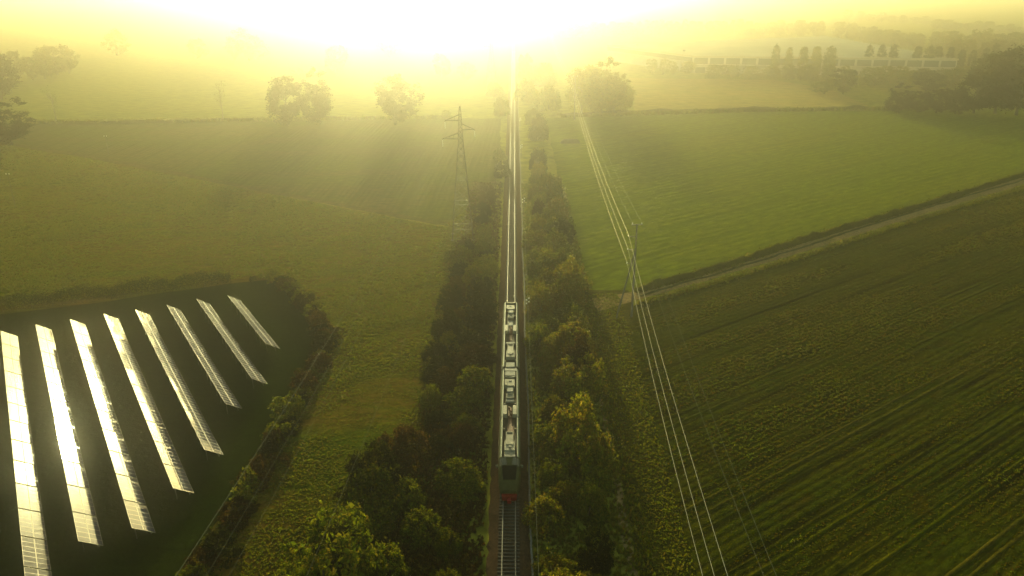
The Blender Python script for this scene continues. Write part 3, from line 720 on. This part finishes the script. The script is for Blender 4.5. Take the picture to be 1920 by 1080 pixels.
for s in (-1, 1):
    fr.box((s * (MODW - .035) / 2, 0, 0), (.035, PW - .01, .044)); fr.box((0, s * (PW - .045) / 2, .001), (MODW - .08, .035, .044))
frame_me = fr.mesh('panel_frame'); frame_me.materials.append(M['alu'])
ROT = Matrix((Vector(RD), Vector(up_s), Vector(nrm_s))).transposed()
if ROT.determinant() < 0: ROT = Matrix((-Vector(RD), Vector(up_s), Vector(nrm_s))).transposed()
near = [None, (195, 1024), (291, 1000), (361, 927), (419, 854), (455, 767), (503, 720), (525, 654)]
far = [(33, 630), (97, 618), (160, 608), (222, 598), (280, 590), (338, 581), (393, 570), (450, 563)]
for ri in range(8):
    A = P(*far[ri], Z0)
    Lr = float(np.linalg.norm(P(*near[ri], Z0) - A)) if near[ri] else 82.0
    ntab = max(1, round(Lr / TABLE)); st = Lr / ntab
    org = A.copy(); org[2] = 0
    row = empty('solar_row', tuple(map(float, org)))
    tag(row, ['leftmost solar row, cut by the bottom edge of the picture', 'second solar row from the left, blazing with sun glare', 'third solar row from the left, glaring at its far end', 'fourth solar row from the left', 'fifth solar row from the left, legs showing at its near end', 'sixth solar row from the left', 'second shortest solar row, seventh from the left', 'shortest solar row, rightmost beside the field corner'][ri], 'solar panels', 'rows of solar panels')
    rails = MB()
    for t in range(ntab):
        o0 = -RD * (t * st + TGAP / 2)
        wob = Matrix.Rotation(random.gauss(0, R(.22)), 3, 'X') @ Matrix.Rotation(random.gauss(0, R(.18)), 3, 'Y')
        q = (ROT @ wob).to_euler(); mw = (st - TGAP) / NM; sc_ = (mw / MODW, 1, 1)
        for k in range(NM):
            for j in range(2):
                c = o0 - RD * (k + .5) * mw + up_s * ((j + .5) * (PW + GAPU)) + np.array([0, 0, Z0])
                g_ = link('solar_panel', glass_me, None, row); g_.location = c; g_.rotation_euler = q; g_.scale = sc_
                f2 = link('panel_frame', frame_me, None, g_)
        for k in (.18, .82):
            b0 = o0 - RD * (k * (st - TGAP))
            for j, u_ in ((0, .45), (1, 2.35)):
                top = b0 + up_s * u_ + np.array([0, 0, Z0 - .1]) - nrm_s * .06
                m = MB(); m.tube([(top[0], top[1], -.1), tuple(top)], .05, 6); m.build('leg', M['steel'], row)
            a1 = b0 + up_s * .2 + np.array([0, 0, Z0]) - nrm_s * .07; a2 = b0 + up_s * 2.65 + np.array([0, 0, Z0]) - nrm_s * .07
            rails.tube([a1, a2], .035, 5)
            rails.tube([b0 + np.array([0, 0, .3]) + up_s * .45 * np.array([1, 1, 0]), b0 + up_s * 1.6 + np.array([0, 0, Z0]) - nrm_s * .08], .025, 5)
    for u_ in (.35, 1.05, 1.75, 2.45):
        a1 = up_s * u_ + np.array([0, 0, Z0]) - nrm_s * .045
        rails.tube([a1, a1 - RD * Lr], .022, 4)
    rails.build('mounting_frame', M['steel'], row)

# ------------------------------------------------------------------ train
M['tgreen'] = mat_plain('train_green', (.050, .045, .014), .7, 0, .25, 1.2, spec=.05)
M['tlight'] = mat_plain('train_cantrail', (0.1275, 0.1350, 0.0863), .6, 0, .25, 1.2, spec=.15)
M['twell'] = mat_plain('sooty_roof', (0.0350, 0.0238, 0.0154), .85, 0, .5, 1.6, spec=.15)
M['tcream'] = mat_plain('roof_unit_cream', (0.1953, 0.1674, 0.1162), .6, 0, .3, 1.8, spec=.06)
M['tgrey'] = mat_plain('roof_unit_grey', (0.1680, 0.1560, 0.1260), .65, 0, .3, 2.0, spec=.06)
M['tdark'] = mat_plain('dark_rubber', (.02, .02, .02), .7)
M['tglass'] = mat_plain('cab_glass', (.008, .007, .004), .35, 0, .1, spec=.06)
M['tblue'] = mat_plain('cab_fairing', (.095, .085, .062), .65, spec=.05)
M['tred'] = mat_plain('train_red', (.17, .006, .004), .6, 0, .2, spec=.1)
M['rust'] = mat_plain('rusty_exhaust', (.13, .055, .025), .8, 0, .5, 6)
ZR, ZC = 3.55, 4.02
train = tag(empty('passenger_train', (0, 0, 0)), 'green passenger train seen from above on the single line', 'train')
def car(y0, y1, gap0, gap1, cab):
    """one car between two forward distances; y0 is the end nearer the viewer"""
    prof = [(-1.30, .95), (-1.42, 1.25), (-1.44, 2.9), (-1.36, 3.55), (-1.18, 3.92), (-1.06, ZC), (-.96, ZC), (-.94, ZR), (.94, ZR), (.96, ZC), (1.06, ZC), (1.18, 3.92), (1.36, 3.55), (1.44, 2.9), (1.42, 1.25), (1.30, .95)]
    body = MB(); body.prism(prof, y0, y1); b = body.build('car_body', M['tgreen'], train)
    m = MB(); m.box((0, (y0 + y1) / 2, ZR + .012), (1.86, y1 - y0 - .1, .02)); m.build('roof_floor', M['twell'], b)
    for s in (-1, 1):
        m = MB(); m.prism([(s * .965, ZC - .02), (s * .965, ZC + .035), (s * 1.075, ZC + .03), (s * 1.24, 3.86), (s * 1.20, 3.84)], y0 + .05, y1 - .05); m.build('roof_edge', M['tlight'], b)
        for k in range(8):
            yy = y0 + 2.2 + k * (y1 - y0 - 4.4) / 7
            m = MB(); m.box((s * 1.437, yy, 2.45), (.03, 1.7, .95)); m.build('window', M['tglass'], b)
        for yy in (y0 + 3.0, y1 - 3.0):
            m = MB(); m.box((s * .78, yy, .72), (.35, 2.6, .5)); m.build('bogie', M['tdark'], b)
            for dy in (-.9, .9):
                m = MB(); m.tube([(s * .69, yy + dy, 1.02), (s * .82, yy + dy, 1.02)], .42, 14); m.build('wheel', M['steel'], b)
    m = MB(); m.box((0, (y0 + y1) / 2, .82), (2.3, y1 - y0 - 2, .3)); m.build('underframe', M['tdark'], b)
    return b
def unit_box(par, y, w_, l, h, mat='tcream', x=0.0, z=ZR + .03, name='roof_unit', tap=.9):
    m = MB(); m.taper((x, y, z), (w_, l), (w_ * tap, l * .92), h); return m.build(name, M[mat], par)
def frame_box(par, y, w_, l, h, mat='tcream', x=0.0):
    z = ZR + .03
    m = MB()
    for s in (-1, 1):
        m.box((x + s * (w_ - .1) / 2, y, z + h / 2), (.1, l, h)); m.box((x, y + s * (l - .1) / 2, z + h / 2 - .002), (w_ - .2, .1, h))
    m.box((x, y, z + h * .35), (w_ - .2, l - .2, h * .6)); return m.build('roof_fan_box', M[mat], par)
def fan(par, y, x=0.0, r_=.3, z=ZR + .55):
    m = MB(); m.tube([(x, y, z - .06), (x, y, z + .03)], r_, 14); return m.build('fan', M['tdark'], par)
def exhaust_pair(par, y):
    for s in (-1, 1):
        m = MB(); m.taper((s * .66, y, ZR + .03), (.62, 2.5), (.5, 2.4), .62, (s * .02, 0)); m.build('cooling_hood', M['tcream'], par)
    m = MB()
    for k in range(6):
        m.tube([(random.uniform(-.22, .22), y - 1.1 + k * .42, ZR + .02), (random.uniform(-.2, .2), y - 1.0 + k * .42, ZR + .3 + .12 * (k % 2))], .13, 7)
    m.box((0, y, ZR + .12), (.46, 2.6, .16)); m.build('exhaust', M['rust'], par)
    m = MB(); m.box((.04, y - 2.6, ZR + .04), (.5, 2.4, .03)); m.build('soot_plate', M['rust'], par)
def band(par, y):
    prof = [(-1.46, 1.0), (-1.46, 2.92), (-1.38, 3.58), (-1.2, 3.95), (-1.07, 4.075), (-1.0, 4.075), (-1.0, 4.03), (-1.05, 4.03), (-1.17, 3.9), (-1.35, 3.55), (-1.43, 2.9), (-1.43, 1.0)]
    m = MB(); m.prism(prof, y - .17, y + .17); m.prism([(-x, z) for x, z in prof][::-1], y - .17, y + .17); m.build('joint_band', M['tdark'], par)
YA0, YA1 = 110.6, 136.2      # far car
YB0, YB1 = 86.0, 109.7       # near car (its cab reaches on towards the viewer)
A_ = car(YA0, YA1, 0, 0, False)
m = MB(); m.box((0, YA1 - .12, ZR + .25), (1.9, .2, .5)); m.tube([(-.9, YA1 - .2, ZC), (-.45, YA1 - .5, ZC + .05), (0, YA1 - .6, ZC + .06), (.45, YA1 - .5, ZC + .05), (.9, YA1 - .2, ZC)], .09, 6); m.build('end_rim', M['tcream'], A_)
unit_box(A_, 133.7, 1.4, 1.9, .55); unit_box(A_, 133.6, .35, 1.7, .66, 'tcream', -.62); fan(A_, 134.1, -.05, .24, ZR + .60)
unit_box(A_, 131.9, .95, 1.2, .5, 'tgrey'); frame_box(A_, 130.2, .98, 1.5, .42); m = MB(); m.box((.72, 130.6, ZR + .2), (.45, .16, .16)); m.build('pipe', M['tcream'], A_)
unit_box(A_, 127.6, 1.15, 2.2, .16, 'tgrey', tap=.6)
exhaust_pair(A_, 124.6); band(A_, 122.8)
unit_box(A_, 119.4, 1.75, .5, .3, 'tgrey')
frame_box(A_, 117.9, .98, .9, .62); unit_box(A_, 116.2, .98, 2.6, .62, 'tcream', tap=.96); unit_box(A_, 115.0, 1.45, 2.5, .52, 'tcream'); fan(A_, 114.8, .0, .26, ZR + .66)
unit_box(A_, 111.6, 1.65, 1.6, .3, 'tgrey', tap=.8)
for y in (112.9, 113.0):
    for s in (-1, 1): unit_box(A_, y + .2 * s, .16, .3, .35, 'tcream', s * .82)
m = MB(); m.prism([(-1.25, 1.0), (-1.30, 3.3), (-.98, 3.8), (.98, 3.8), (1.30, 3.3), (1.25, 1.0)], YB1, YA0); m.build('gangway', M['tdark'], train)
band(A_, YA0 + .1)
B_ = car(YB0, YB1, 0, 0, True)
band(B_, YB1 - .1)
unit_box(B_, 108.7, 1.7, 1.4, .3, 'tgrey'); m = MB(); m.tube([(-.75, 107.6, ZR + .3), (-.4, 107.2, ZR + .42), (0, 107.1, ZR + .44), (.4, 107.2, ZR + .42), (.75, 107.6, ZR + .3)], .16, 6); m.build('pipe', M['tcream'], B_)
unit_box(B_, 105.4, 1.45, 2.1, .55); unit_box(B_, 105.3, .36, 1.9, .68, 'tcream', -.64); fan(B_, 105.9, 0, .25, ZR + .62)
unit_box(B_, 103.3, .98, 1.2, .5, 'tgrey'); frame_box(B_, 101.7, 1.05, 1.2, .42); unit_box(B_, 100.5, 1.3, .6, .3, 'tgrey')
for s in (-1, 1): unit_box(B_, 99.6, .22, .2, .3, 'tcream', s * .75); unit_box(B_, 93.0, .24, .2, .3, 'tcream', s * .75)
exhaust_pair(B_, 97.4); band(B_, 95.8)
unit_box(B_, 92.7, 1.0, 2.4, .12, 'rust', .12, tap=.7)
frame_box(B_, 91.2, 1.0, .8, .66); unit_box(B_, 89.7, 1.0, 2.4, .66, 'tcream', tap=.97); unit_box(B_, 88.5, 1.5, 2.4, .55, 'tcream'); fan(B_, 88.1, .06, .22, ZR + .68)
unit_box(B_, 86.75, 1.5, 1.25, .42, 'tcream'); unit_box(B_, 86.3, .36, .5, .46, 'tdark', .58)
# cab
secs = [(86.0, [(-1.30, .95), (-1.44, 1.3), (-1.44, 2.9), (-1.30, 3.62), (-1.02, 3.98), (1.02, 3.98), (1.30, 3.62), (1.44, 2.9), (1.44, 1.3), (1.30, .95)]),
        (84.6, [(-1.28, .90), (-1.42, 1.3), (-1.40, 2.8), (-1.22, 3.42), (-.95, 3.72), (.95, 3.72), (1.22, 3.42), (1.40, 2.8), (1.42, 1.3), (1.28, .90)]),
        (83.0, [(-1.15, .80), (-1.30, 1.2), (-1.24, 2.2), (-1.05, 2.55), (-.8, 2.70), (.8, 2.70), (1.05, 2.55), (1.24, 2.2), (1.30, 1.2), (1.15, .80)]),
        (82.1, [(-.85, .75), (-1.0, 1.05), (-.95, 1.55), (-.8, 1.75), (-.62, 1.82), (.62, 1.82), (.8, 1.75), (.95, 1.55), (1.0, 1.05), (.85, .75)])]
m = MB(); vs = [(x, y, z) for y, pr in secs for x, z in pr]; fs = []
for i in range(3):
    for k in range(10): fs.append((i * 10 + k, (i + 1) * 10 + k, (i + 1) * 10 + (k + 1) % 10, i * 10 + (k + 1) % 10))
fs.append(tuple(range(30, 40))[::-1]); m.add(vs, fs); cab = m.build('cab', M['tgreen'], train)
m = MB(); m.add([(-.93, 84.55, 3.745), (.93, 84.55, 3.745), (.79, 83.02, 2.735), (-.79, 83.02, 2.735)], [(0, 3, 2, 1)]); ws = m.build('windscreen', M['tglass'], cab)
for s in (-1, 1):
    m = MB(); m.add([(s * .98, 85.9, 4.01), (s * .45, 85.9, 4.01), (s * .3, 84.7, 3.80), (s * .96, 84.6, 3.77), (s * 1.28, 85.9, 3.68), (s * 1.22, 84.6, 3.5)], [(0, 1, 2, 3), (0, 3, 5, 4)]); m.build('cab_fairing', M['tblue'], cab)
    m = MB(); m.box((s * .72, 82.5, 1.62), (.3, .2, .2)); m.build('headlight', M['insul'], cab)
    m = MB(); m.box((s * 1.62, 85.6, 2.9), (.22, .1, .35)); m.box((s * 1.5, 85.65, 3.05), (.12, .06, .06)); m.build('mirror', M['tlight'], cab)
m = MB(); m.taper((0, 81.95, .55), (1.7, .5), (1.9, .7), .75); m.build('red_bumper', M['tred'], cab)
m = MB(); m.box((0, 81.45, .95), (.34, .8, .28)); m.box((0, 81.0, .95), (.5, .3, .4)); m.build('coupler', M['tred'], cab)
m = MB(); m.taper((0, 83.4, .62), (2.2, 2.6), (2.3, 2.8), .35); m.build('skirt', M['tdark'], cab)

# ------------------------------------------------------------------ pylons and conductors
def wire(name, pts, rad, mat, label, group, sag=0.0, cat='cable'):
    """hanging cable through a list of supports; sag in metres (one value per span)"""
    path = []
    for i, (a, b) in enumerate(zip(pts, pts[1:])):
        a, b = np.array(a), np.array(b); s = sag[i] if hasattr(sag, '__len__') else sag
        for j in range(24):
            t = j / 24; q = a + (b - a) * t; q[2] -= s * 4 * t * (1 - t); path.append(q)
    path.append(np.array(pts[-1])); o = path[0].copy()
    m = MB(); m.tube([q - o for q in path], rad, 5); w_ = m.build(name, mat, None); w_.location = o
    return tag(w_, label, cat, group)
def pylon(base, H, wb, label, arms, ang):
    o = empty('lattice_pylon', tuple(map(float, base)), ang); tag(o, label, 'pylon', 'lattice pylons')
    hw = lambda z: np.interp(z / H, [0, .28, .70, .95, 1], [wb / 2, wb / 2 * .74, wb / 2 * .26, wb / 2 * .10, wb / 2 * .04])
    lv = [0, .09, .18, .28, .37, .46, .54, .61, .66, .71, .75, .79, .83, .87, .91, .95, 1]
    lv = [q * H for q in lv]
    for sx, sy in ((-1, -1), (1, -1), (1, 1), (-1, 1)):
        m = MB(); m.tube([(sx * hw(z), sy * hw(z), z) for z in lv], [.13 - .07 * z / H for z in lv], 5); m.build('leg', M['steel'], o)
    m = MB(); cs = ((-1, -1), (1, -1), (1, 1), (-1, 1))
    for i in range(len(lv) - 1):
        z0_, z1_ = lv[i], lv[i + 1]
        for k in range(4):
            a, b = cs[k], cs[(k + 1) % 4]; r_ = .05
            m.tube([(a[0] * hw(z0_), a[1] * hw(z0_), z0_), (b[0] * hw(z1_), b[1] * hw(z1_), z1_)], r_, 4, False)
            m.tube([(b[0] * hw(z0_), b[1] * hw(z0_), z0_), (a[0] * hw(z1_), a[1] * hw(z1_), z1_)], r_, 4, False)
            if i in (1, 3, 5, 8, 11, 13): m.tube([(a[0] * hw(z0_), a[1] * hw(z0_), z0_), (b[0] * hw(z0_), b[1] * hw(z0_), z0_)], .06, 4, False)
    m.build('bracing', M['steel'], o)
    tips = []
    for s, z, ln_ in arms:
        a = hw(z); tip = Vector((s * ln_, 0, z)); m = MB()
        for sy in (-1, 1):
            m.tube([(s * a, sy * a, z), tip], .07, 5); m.tube([(s * a * .9, sy * a * .9, z + 1.3), tip], .06, 5)
            for q in (.3, .55, .78):
                p0 = Vector((s * a, sy * a, z)).lerp(tip, q); p1 = Vector((s * a * .9, sy * a * .9, z + 1.3)).lerp(tip, q); m.tube([p0, p1], .035, 4, False)
        m.tube([tip, tip - Vector((0, 0, .35))], .04, 4); arm = m.build('cross_arm', M['steel'], o)
        m = MB(); zz = z - .35; pr = []; rr = []
        for k in range(9): pr += [(tip.x, 0, zz - k * .17), (tip.x, 0, zz - k * .17 - .08)]; rr += [.14, .06]
        m.tube(pr, rr, 8); m.build('insulator', M['glassins'], arm)
        tips.append((Matrix.Translation(Vector(base)) @ Matrix.Rotation(ang, 4, 'Z')) @ Vector((tip.x, 0, zz - 1.5)))
    m = MB()
    for sx, sy in cs: m.box((sx * wb / 2, sy * wb / 2, .1), (.7, .7, .5))
    m.build('footing', M['concrete'], o)
    return o, tips
pb = P(868, 446); HP = height_at(199, pb[1])
zz = lambda r_, yy: height_at(r_, yy)
arms = [(-1, zz(226, pb[1]), 3.5), (1, zz(243, pb[1]), 3.3), (-1, zz(260, pb[1]), 4.2)]
_, t1 = pylon(pb, HP, 5.0, 'tall steel lattice pylon left of the rails with three arms', arms, R(3))
pb2 = P(922, 168); HP2 = height_at(62, pb2[1])
_, t2 = pylon(pb2, HP2, 5.6, 'faint far lattice pylon left of the rails, lost in glare', [(a, b * HP2 / HP, c) for a, b, c in arms], R(0))
d12 = Vector(pb) - Vector(pb2)
names = ['upper left', 'right', 'lower left']
for k in range(3):
    back = t1[k] + Vector((-13.5, -245, 2))
    wire('pylon_conductor', [t2[k] + Vector((1, 260, 0)), t2[k], t1[k], back], .009, M['thincable'], 'very thin conductor hanging from the %s arm of the lattice pylon' % names[k], 'pylon conductors', [7, 7, 9.5])
wire('pylon_conductor', [(pb2[0], pb2[1], HP2), (pb[0], pb[1], HP), (pb[0] - 13.5, pb[1] - 245, HP + 2)], .015, M['thincable'], 'thinnest earth wire from the peak of the lattice pylon', 'pylon conductors', [5, 6])

# ------------------------------------------------------------------ medium voltage poles with three bright cables
def mv_pole(base, H, arm_z, label, brace=True, ang=0.0):
    o = empty('power_pole', tuple(map(float, base)), ang); tag(o, label, 'power pole', 'power poles right of the railway')
    m = MB(); m.tube([(0, 0, -.3), (0, 0, H * .5), (0, 0, H)], [.24, .19, .14], 10); m.build('post', M['concrete'], o)
    if brace: m = MB(); m.tube([(-3.0, -.6, -.2), (-.05, 0, H * .72)], [.17, .12], 8); m.build('brace', M['concrete'], o)
    m = MB(); m.box((0, 0, H - .12), (1.9, .14, .14)); cb = m.build('crossbar', M['steel'], o)
    tw = []
    for s in (-1, 1):
        m = MB(); m.tube([(s * .85, 0, H - .05), (s * .85, 0, H + .05), (s * .85, 0, H + .12), (s * .85, 0, H + .25)], [.05, .1, .06, .08], 8); m.build('insulator', M['insul'], cb); tw.append(Matrix.Rotation(ang, 3, 'Z') @ Vector((s * .85, 0, H + .25)) + Vector(base))
    tips = []
    for i, z in enumerate(arm_z):
        m = MB(); m.box((-.75, 0, z), (1.5, .1, .1)); m.tube([(0, 0, z - .5), (-1.1, 0, z)], .03, 4); a = m.build('arm', M['steel'], o)
        m = MB(); m.tube([(-1.45, 0, z), (-1.45, 0, z + .1), (-1.45, 0, z + .18), (-1.45, 0, z + .26), (-1.45, 0, z + .34)], [.05, .12, .07, .12, .05], 8); m.build('insulator', M['insul'], a)
        tips.append(Matrix.Rotation(ang, 3, 'Z') @ Vector((-1.45, 0, z + .34)) + Vector(base))
    return o, tips, tw
p1 = P(1184, 594); Y1 = p1[1]; H1 = height_at(420, Y1)
z1 = [height_at(q, Y1) for q in (443, 468, 494)]
_, ta, wa = mv_pole(p1, H1, z1, 'braced power pole by the end of the farm track')
Y2 = dist_at(143, H1); p2 = np.array([x_at(1079, Y2, H1), Y2, 0])
_, tb, wb_ = mv_pole(p2, H1, [H1 - 1.3, H1 - 3.2, H1 - 5.2], 'hazy power pole standing before the dense copse', False)
Y3 = dist_at(38, H1); p3 = np.array([x_at(1030, Y3, H1), Y3, 0])
_, tc3, wc3 = mv_pole(p3, H1, [H1 - 1.3, H1 - 3.2, H1 - 5.2], 'barely visible power pole in the glare right of the rails', False)
def near_point(px_, py_, Y):
    d = _f + _r * (px_ - 960) / FPX + _u * (540 - py_) / FPX; return Vector(CAM + d * (Y / d[1]))
for k, (bx, nm) in enumerate([(1365, 'rightmost'), (1340, 'middle'), (1318, 'leftmost')]):
    z0_ = [11.5, 9.9, 8.2][k]
    d = _f + _r * (bx - 960) / FPX + _u * (540 - 1082) / FPX; q = CAM + d * ((z0_ - CAM[2]) / d[2]); q = Vector(q)
    dirn = (ta[k] - q); end = q - dirn * .55; end.z = q.z + 2.2
    wire('power_cable', [end, q, ta[k], tb[k], tc3[k]], .023, M['cable'], '%s of the three bright power cables crossing to the braced pole' % nm, 'bright power cables', [0.3, 1.0, 2.6, 3.2])
for k, (bx, nm) in enumerate([(1432, 'left'), (1456, 'right')]):
    z0_ = 11.0
    d = _f + _r * (bx - 960) / FPX + _u * (540 - 1080) / FPX; q = Vector(CAM + d * ((z0_ - CAM[2]) / d[2]))
    end = q + (q - wa[k]) * .55; end.z = q.z + 2
    wire('thin_cable', [end, q, wa[k], wb_[k]], .016, M['thincable'], '%s one of two thin dark cables at the pole crossbar' % nm, 'thin dark cables', [0.3, 1.0, 3.0])

# railway telegraph posts with stacks of white insulators
HT = 4.6
TY = [dist_at(q, HT) for q in (558, 371, 271, 221)]
tel = []
for k, (Y, xx) in enumerate(zip(TY, (989.5, 981.5, 977.5, 975.5))):
    X = x_at(xx, Y, HT - .5)
    o = empty('telegraph_post', (float(X), float(Y), 0)); tag(o, ['nearest slim post with four white insulators beside the train', 'second slim insulator post right of the rails', 'third slim insulator post right of the rails', 'farthest slim insulator post right of the rails'][k], 'post', 'insulator posts beside the rails')
    m = MB(); m.tube([(0, 0, 0), (0, 0, HT)], [.07, .05], 8); m.build('post', M['bark'], o)
    for j in range(4):
        z = HT - .1 - j * .36
        m = MB(); m.tube([(-.22 if j % 2 else .22, 0, z - .1), (-.22 if j % 2 else .22, 0, z + .02), (-.22 if j % 2 else .22, 0, z + .12)], [.11, .13, .06], 8); m.tube([(0, 0, z - .1), (-.22 if j % 2 else .22, 0, z - .1)], .025, 4); m.build('insulator', M['insul'], o)
    tel.append(Vector((X, Y, HT - .2)))
wire('telegraph_wire', [Vector((3.1, 40, HT - .3))] + tel, .012, M['thincable'], 'fine telegraph wire strung between the insulator posts', None, .5)

# ------------------------------------------------------------------ warehouse
M['roofing'] = mat_plain('pale_roofing', (.38, .34, .24), .75, .0, .12, .05, spec=.05)
M['wwhite'] = mat_plain('white_cladding', (.36, .34, .29), .7, 0, .08, .4, spec=.1)
M['wdark'] = mat_plain('dark_bay', (.07, .075, .065), .35, 0, .2, .4)
HW = 10.5
fl, frr, bl, brk = P(1300, 104, HW), P(1796, 110, HW), P(1140, 84, HW), P(1545, 68, HW)
wh = tag(empty('warehouse', (float(fl[0]), float(fl[1]), 0)), 'huge pale flat roofed warehouse beyond the poplars at upper right', 'warehouse')
o0 = np.array([fl[0], fl[1], 0])
def poly_block(name, pts, z0_, z1_, mat, par):
    n = len(pts); m = MB(); vs = [(q[0], q[1], z0_) for q in pts] + [(q[0], q[1], z1_) for q in pts]
    m.add(vs, [tuple(range(n))[::-1], tuple(range(n, 2 * n))] + [(i, (i + 1) % n, n + (i + 1) % n, n + i) for i in range(n)]); return m.build(name, mat, par)
cn = [np.array(q) - o0 for q in (fl, frr, brk, bl)]
poly_block('wall', cn, 0, HW - 1.0, M['wwhite'], wh)
cen = sum(cn) / 4
roof = poly_block('roof', [cen + (q - cen) * 1.006 for q in cn], HW - 1.0, HW, M['roofing'], wh)
m = MB()
for i in range(1, 26):                              # roof ridges
    t = i / 26; a = cn[0] + (cn[3] - cn[0]) * t; b = cn[1] + (cn[2] - cn[1]) * t
    m.tube([(a[0], a[1], HW + .05), (b[0], b[1], HW + .05)], .55, 5)
tag(m.build('roof_ridges', M['roofing'], roof), kind='stuff')
e1 = cn[1] - cn[0]; L1 = np.linalg.norm(e1[:2]); d1 = e1 / L1; nf = np.array([d1[1], -d1[0], 0]); Mr = Matrix.Rotation(math.atan2(d1[1], d1[0]), 3, 'Z')
nb = int(L1 / 9.3)
for i in range(nb):
    c = cn[0] + d1 * (i + .5) * L1 / nb + nf * .15
    m = MB(); m.box((c[0], c[1], 7.4), (L1 / nb - 1.4, .5, 3.6), Mr); m.build('bay', M['wdark'], wh)
    if i % 3 != 1:
        m = MB(); m.box((c[0], c[1], 1.9), (L1 / nb * .62, .5, 3.4), Mr); m.build('loading_door', M['wdark'], wh)
c = cn[0] + e1 / 2 + nf * 1.0
m = MB(); m.box((c[0], c[1], 5.2), (L1 * .99, 2.4, .3), Mr); m.build('canopy', M['wwhite'], wh)
e3 = cn[3] - cn[0]; L3 = np.linalg.norm(e3[:2]); d3 = e3 / L3; M3 = Matrix.Rotation(math.atan2(d3[1], d3[0]), 3, 'Z'); n3 = np.array([-d3[1], d3[0], 0])
c = cn[0] + e3 / 2 + n3 * .2
m = MB(); m.box((c[0], c[1], 8.0), (L3 * .98, .6, 2.4), M3); m.build('side_bays', M['wdark'], wh)
for px_, top, base, tx in ((1193, 84, 116, 'tall light mast left of the warehouse, the paler one'), (1280, 94, 130, 'tall light mast at the warehouse corner')):
    q = P(px_, base); H = height_at(top, q[1]); o = empty('light_mast', tuple(map(float, q))); tag(o, tx, 'light mast', 'light masts by the warehouse')
    m = MB(); m.tube([(0, 0, 0), (0, 0, H)], [.3, .18], 8); m.build('mast', M['steel'], o)
    m = MB(); m.box((0, 0, H), (1.8, .5, .4)); m.build('lamp_head', M['steel'], o)

# small things in the left fields
for px_, top, base, tx in ((204, 255, 290, 'slim lone pole standing in the hazy stubble field'), (29, 326, 388, 'slim lone pole at the left edge of the meadow')):
    q = P(px_, base); H = height_at(top, q[1]); o = empty('field_pole', tuple(map(float, q))); tag(o, tx, 'pole', 'lone poles in the left fields')
    m = MB(); m.tube([(0, 0, -.2), (0, 0, H)], [.11, .08], 7); m.build('post', M['bark'], o)
    m = MB(); m.box((0, 0, H - .3), (1.0, .1, .1)); cb = m.build('crossbar', M['bark'], o)
    for s in (-1, 1): m = MB(); m.tube([(s * .42, 0, H - .25), (s * .42, 0, H), (s * .42, 0, H + .1)], [.09, .11, .05], 7); m.build('insulator', M['insul'], cb)
# dark oblong heap in the green field
q = P(1069, 268); o = empty('earth_heap', tuple(map(float, q)), R(2)); tag(o, 'long low dark heap lying in the field beside the shrubs', 'heap')
V = []; nx, ny = 26, 8
for i in range(nx):
    for j in range(ny):
        u_, v_ = i / (nx - 1) * 2 - 1, j / (ny - 1) * 2 - 1
        V.append((u_ * 3.8, v_ * 1.3, max(-.02, (1 - abs(u_) ** 6) * (1 - v_ * v_) * (1.5 + random.uniform(-.25, .25)) - .02)))
F = [(i * ny + j, (i + 1) * ny + j, (i + 1) * ny + j + 1, i * ny + j + 1) for i in range(nx - 1) for j in range(ny - 1)]
link('mound', mesh_np('mound', V, F), mat_plain('dark_earth', (.035, .026, .016), .95, scale=2, bump=.6), o)

# ------------------------------------------------------------------ the haze
x0, x1, y0, y1, zb, zt = -BIG - 5, BIG + 5, -405, BIG + 5, -1.0, 64.0
hz = link('haze', mesh_np('haze', [(x0, y0, zb), (x1, y0, zb), (x1, y1, zb), (x0, y1, zb), (x0, y0, zt), (x1, y0, zt), (x1, y1, zt), (x0, y1, zt)],
          [(0, 3, 2, 1), (4, 5, 6, 7), (0, 1, 5, 4), (1, 2, 6, 5), (2, 3, 7, 6), (3, 0, 4, 7)]))
m, n, out = mat_new('haze_air')
pv = N(n, 'ShaderNodeVolumePrincipled'); pv.inputs['Color'].default_value = c4(HAZE_COLOR); pv.inputs['Density'].default_value = HAZE_DENSITY; pv.inputs['Anisotropy'].default_value = HAZE_G
pv.inputs['Density Attribute'].default_value = ''; pv.inputs['Temperature Attribute'].default_value = ''
n.links.new(pv.outputs[0], out.inputs['Volume']); hz.data.materials.append(m)
tag(hz, 'bright yellow morning haze lying over the whole plain', 'haze', kind='stuff')
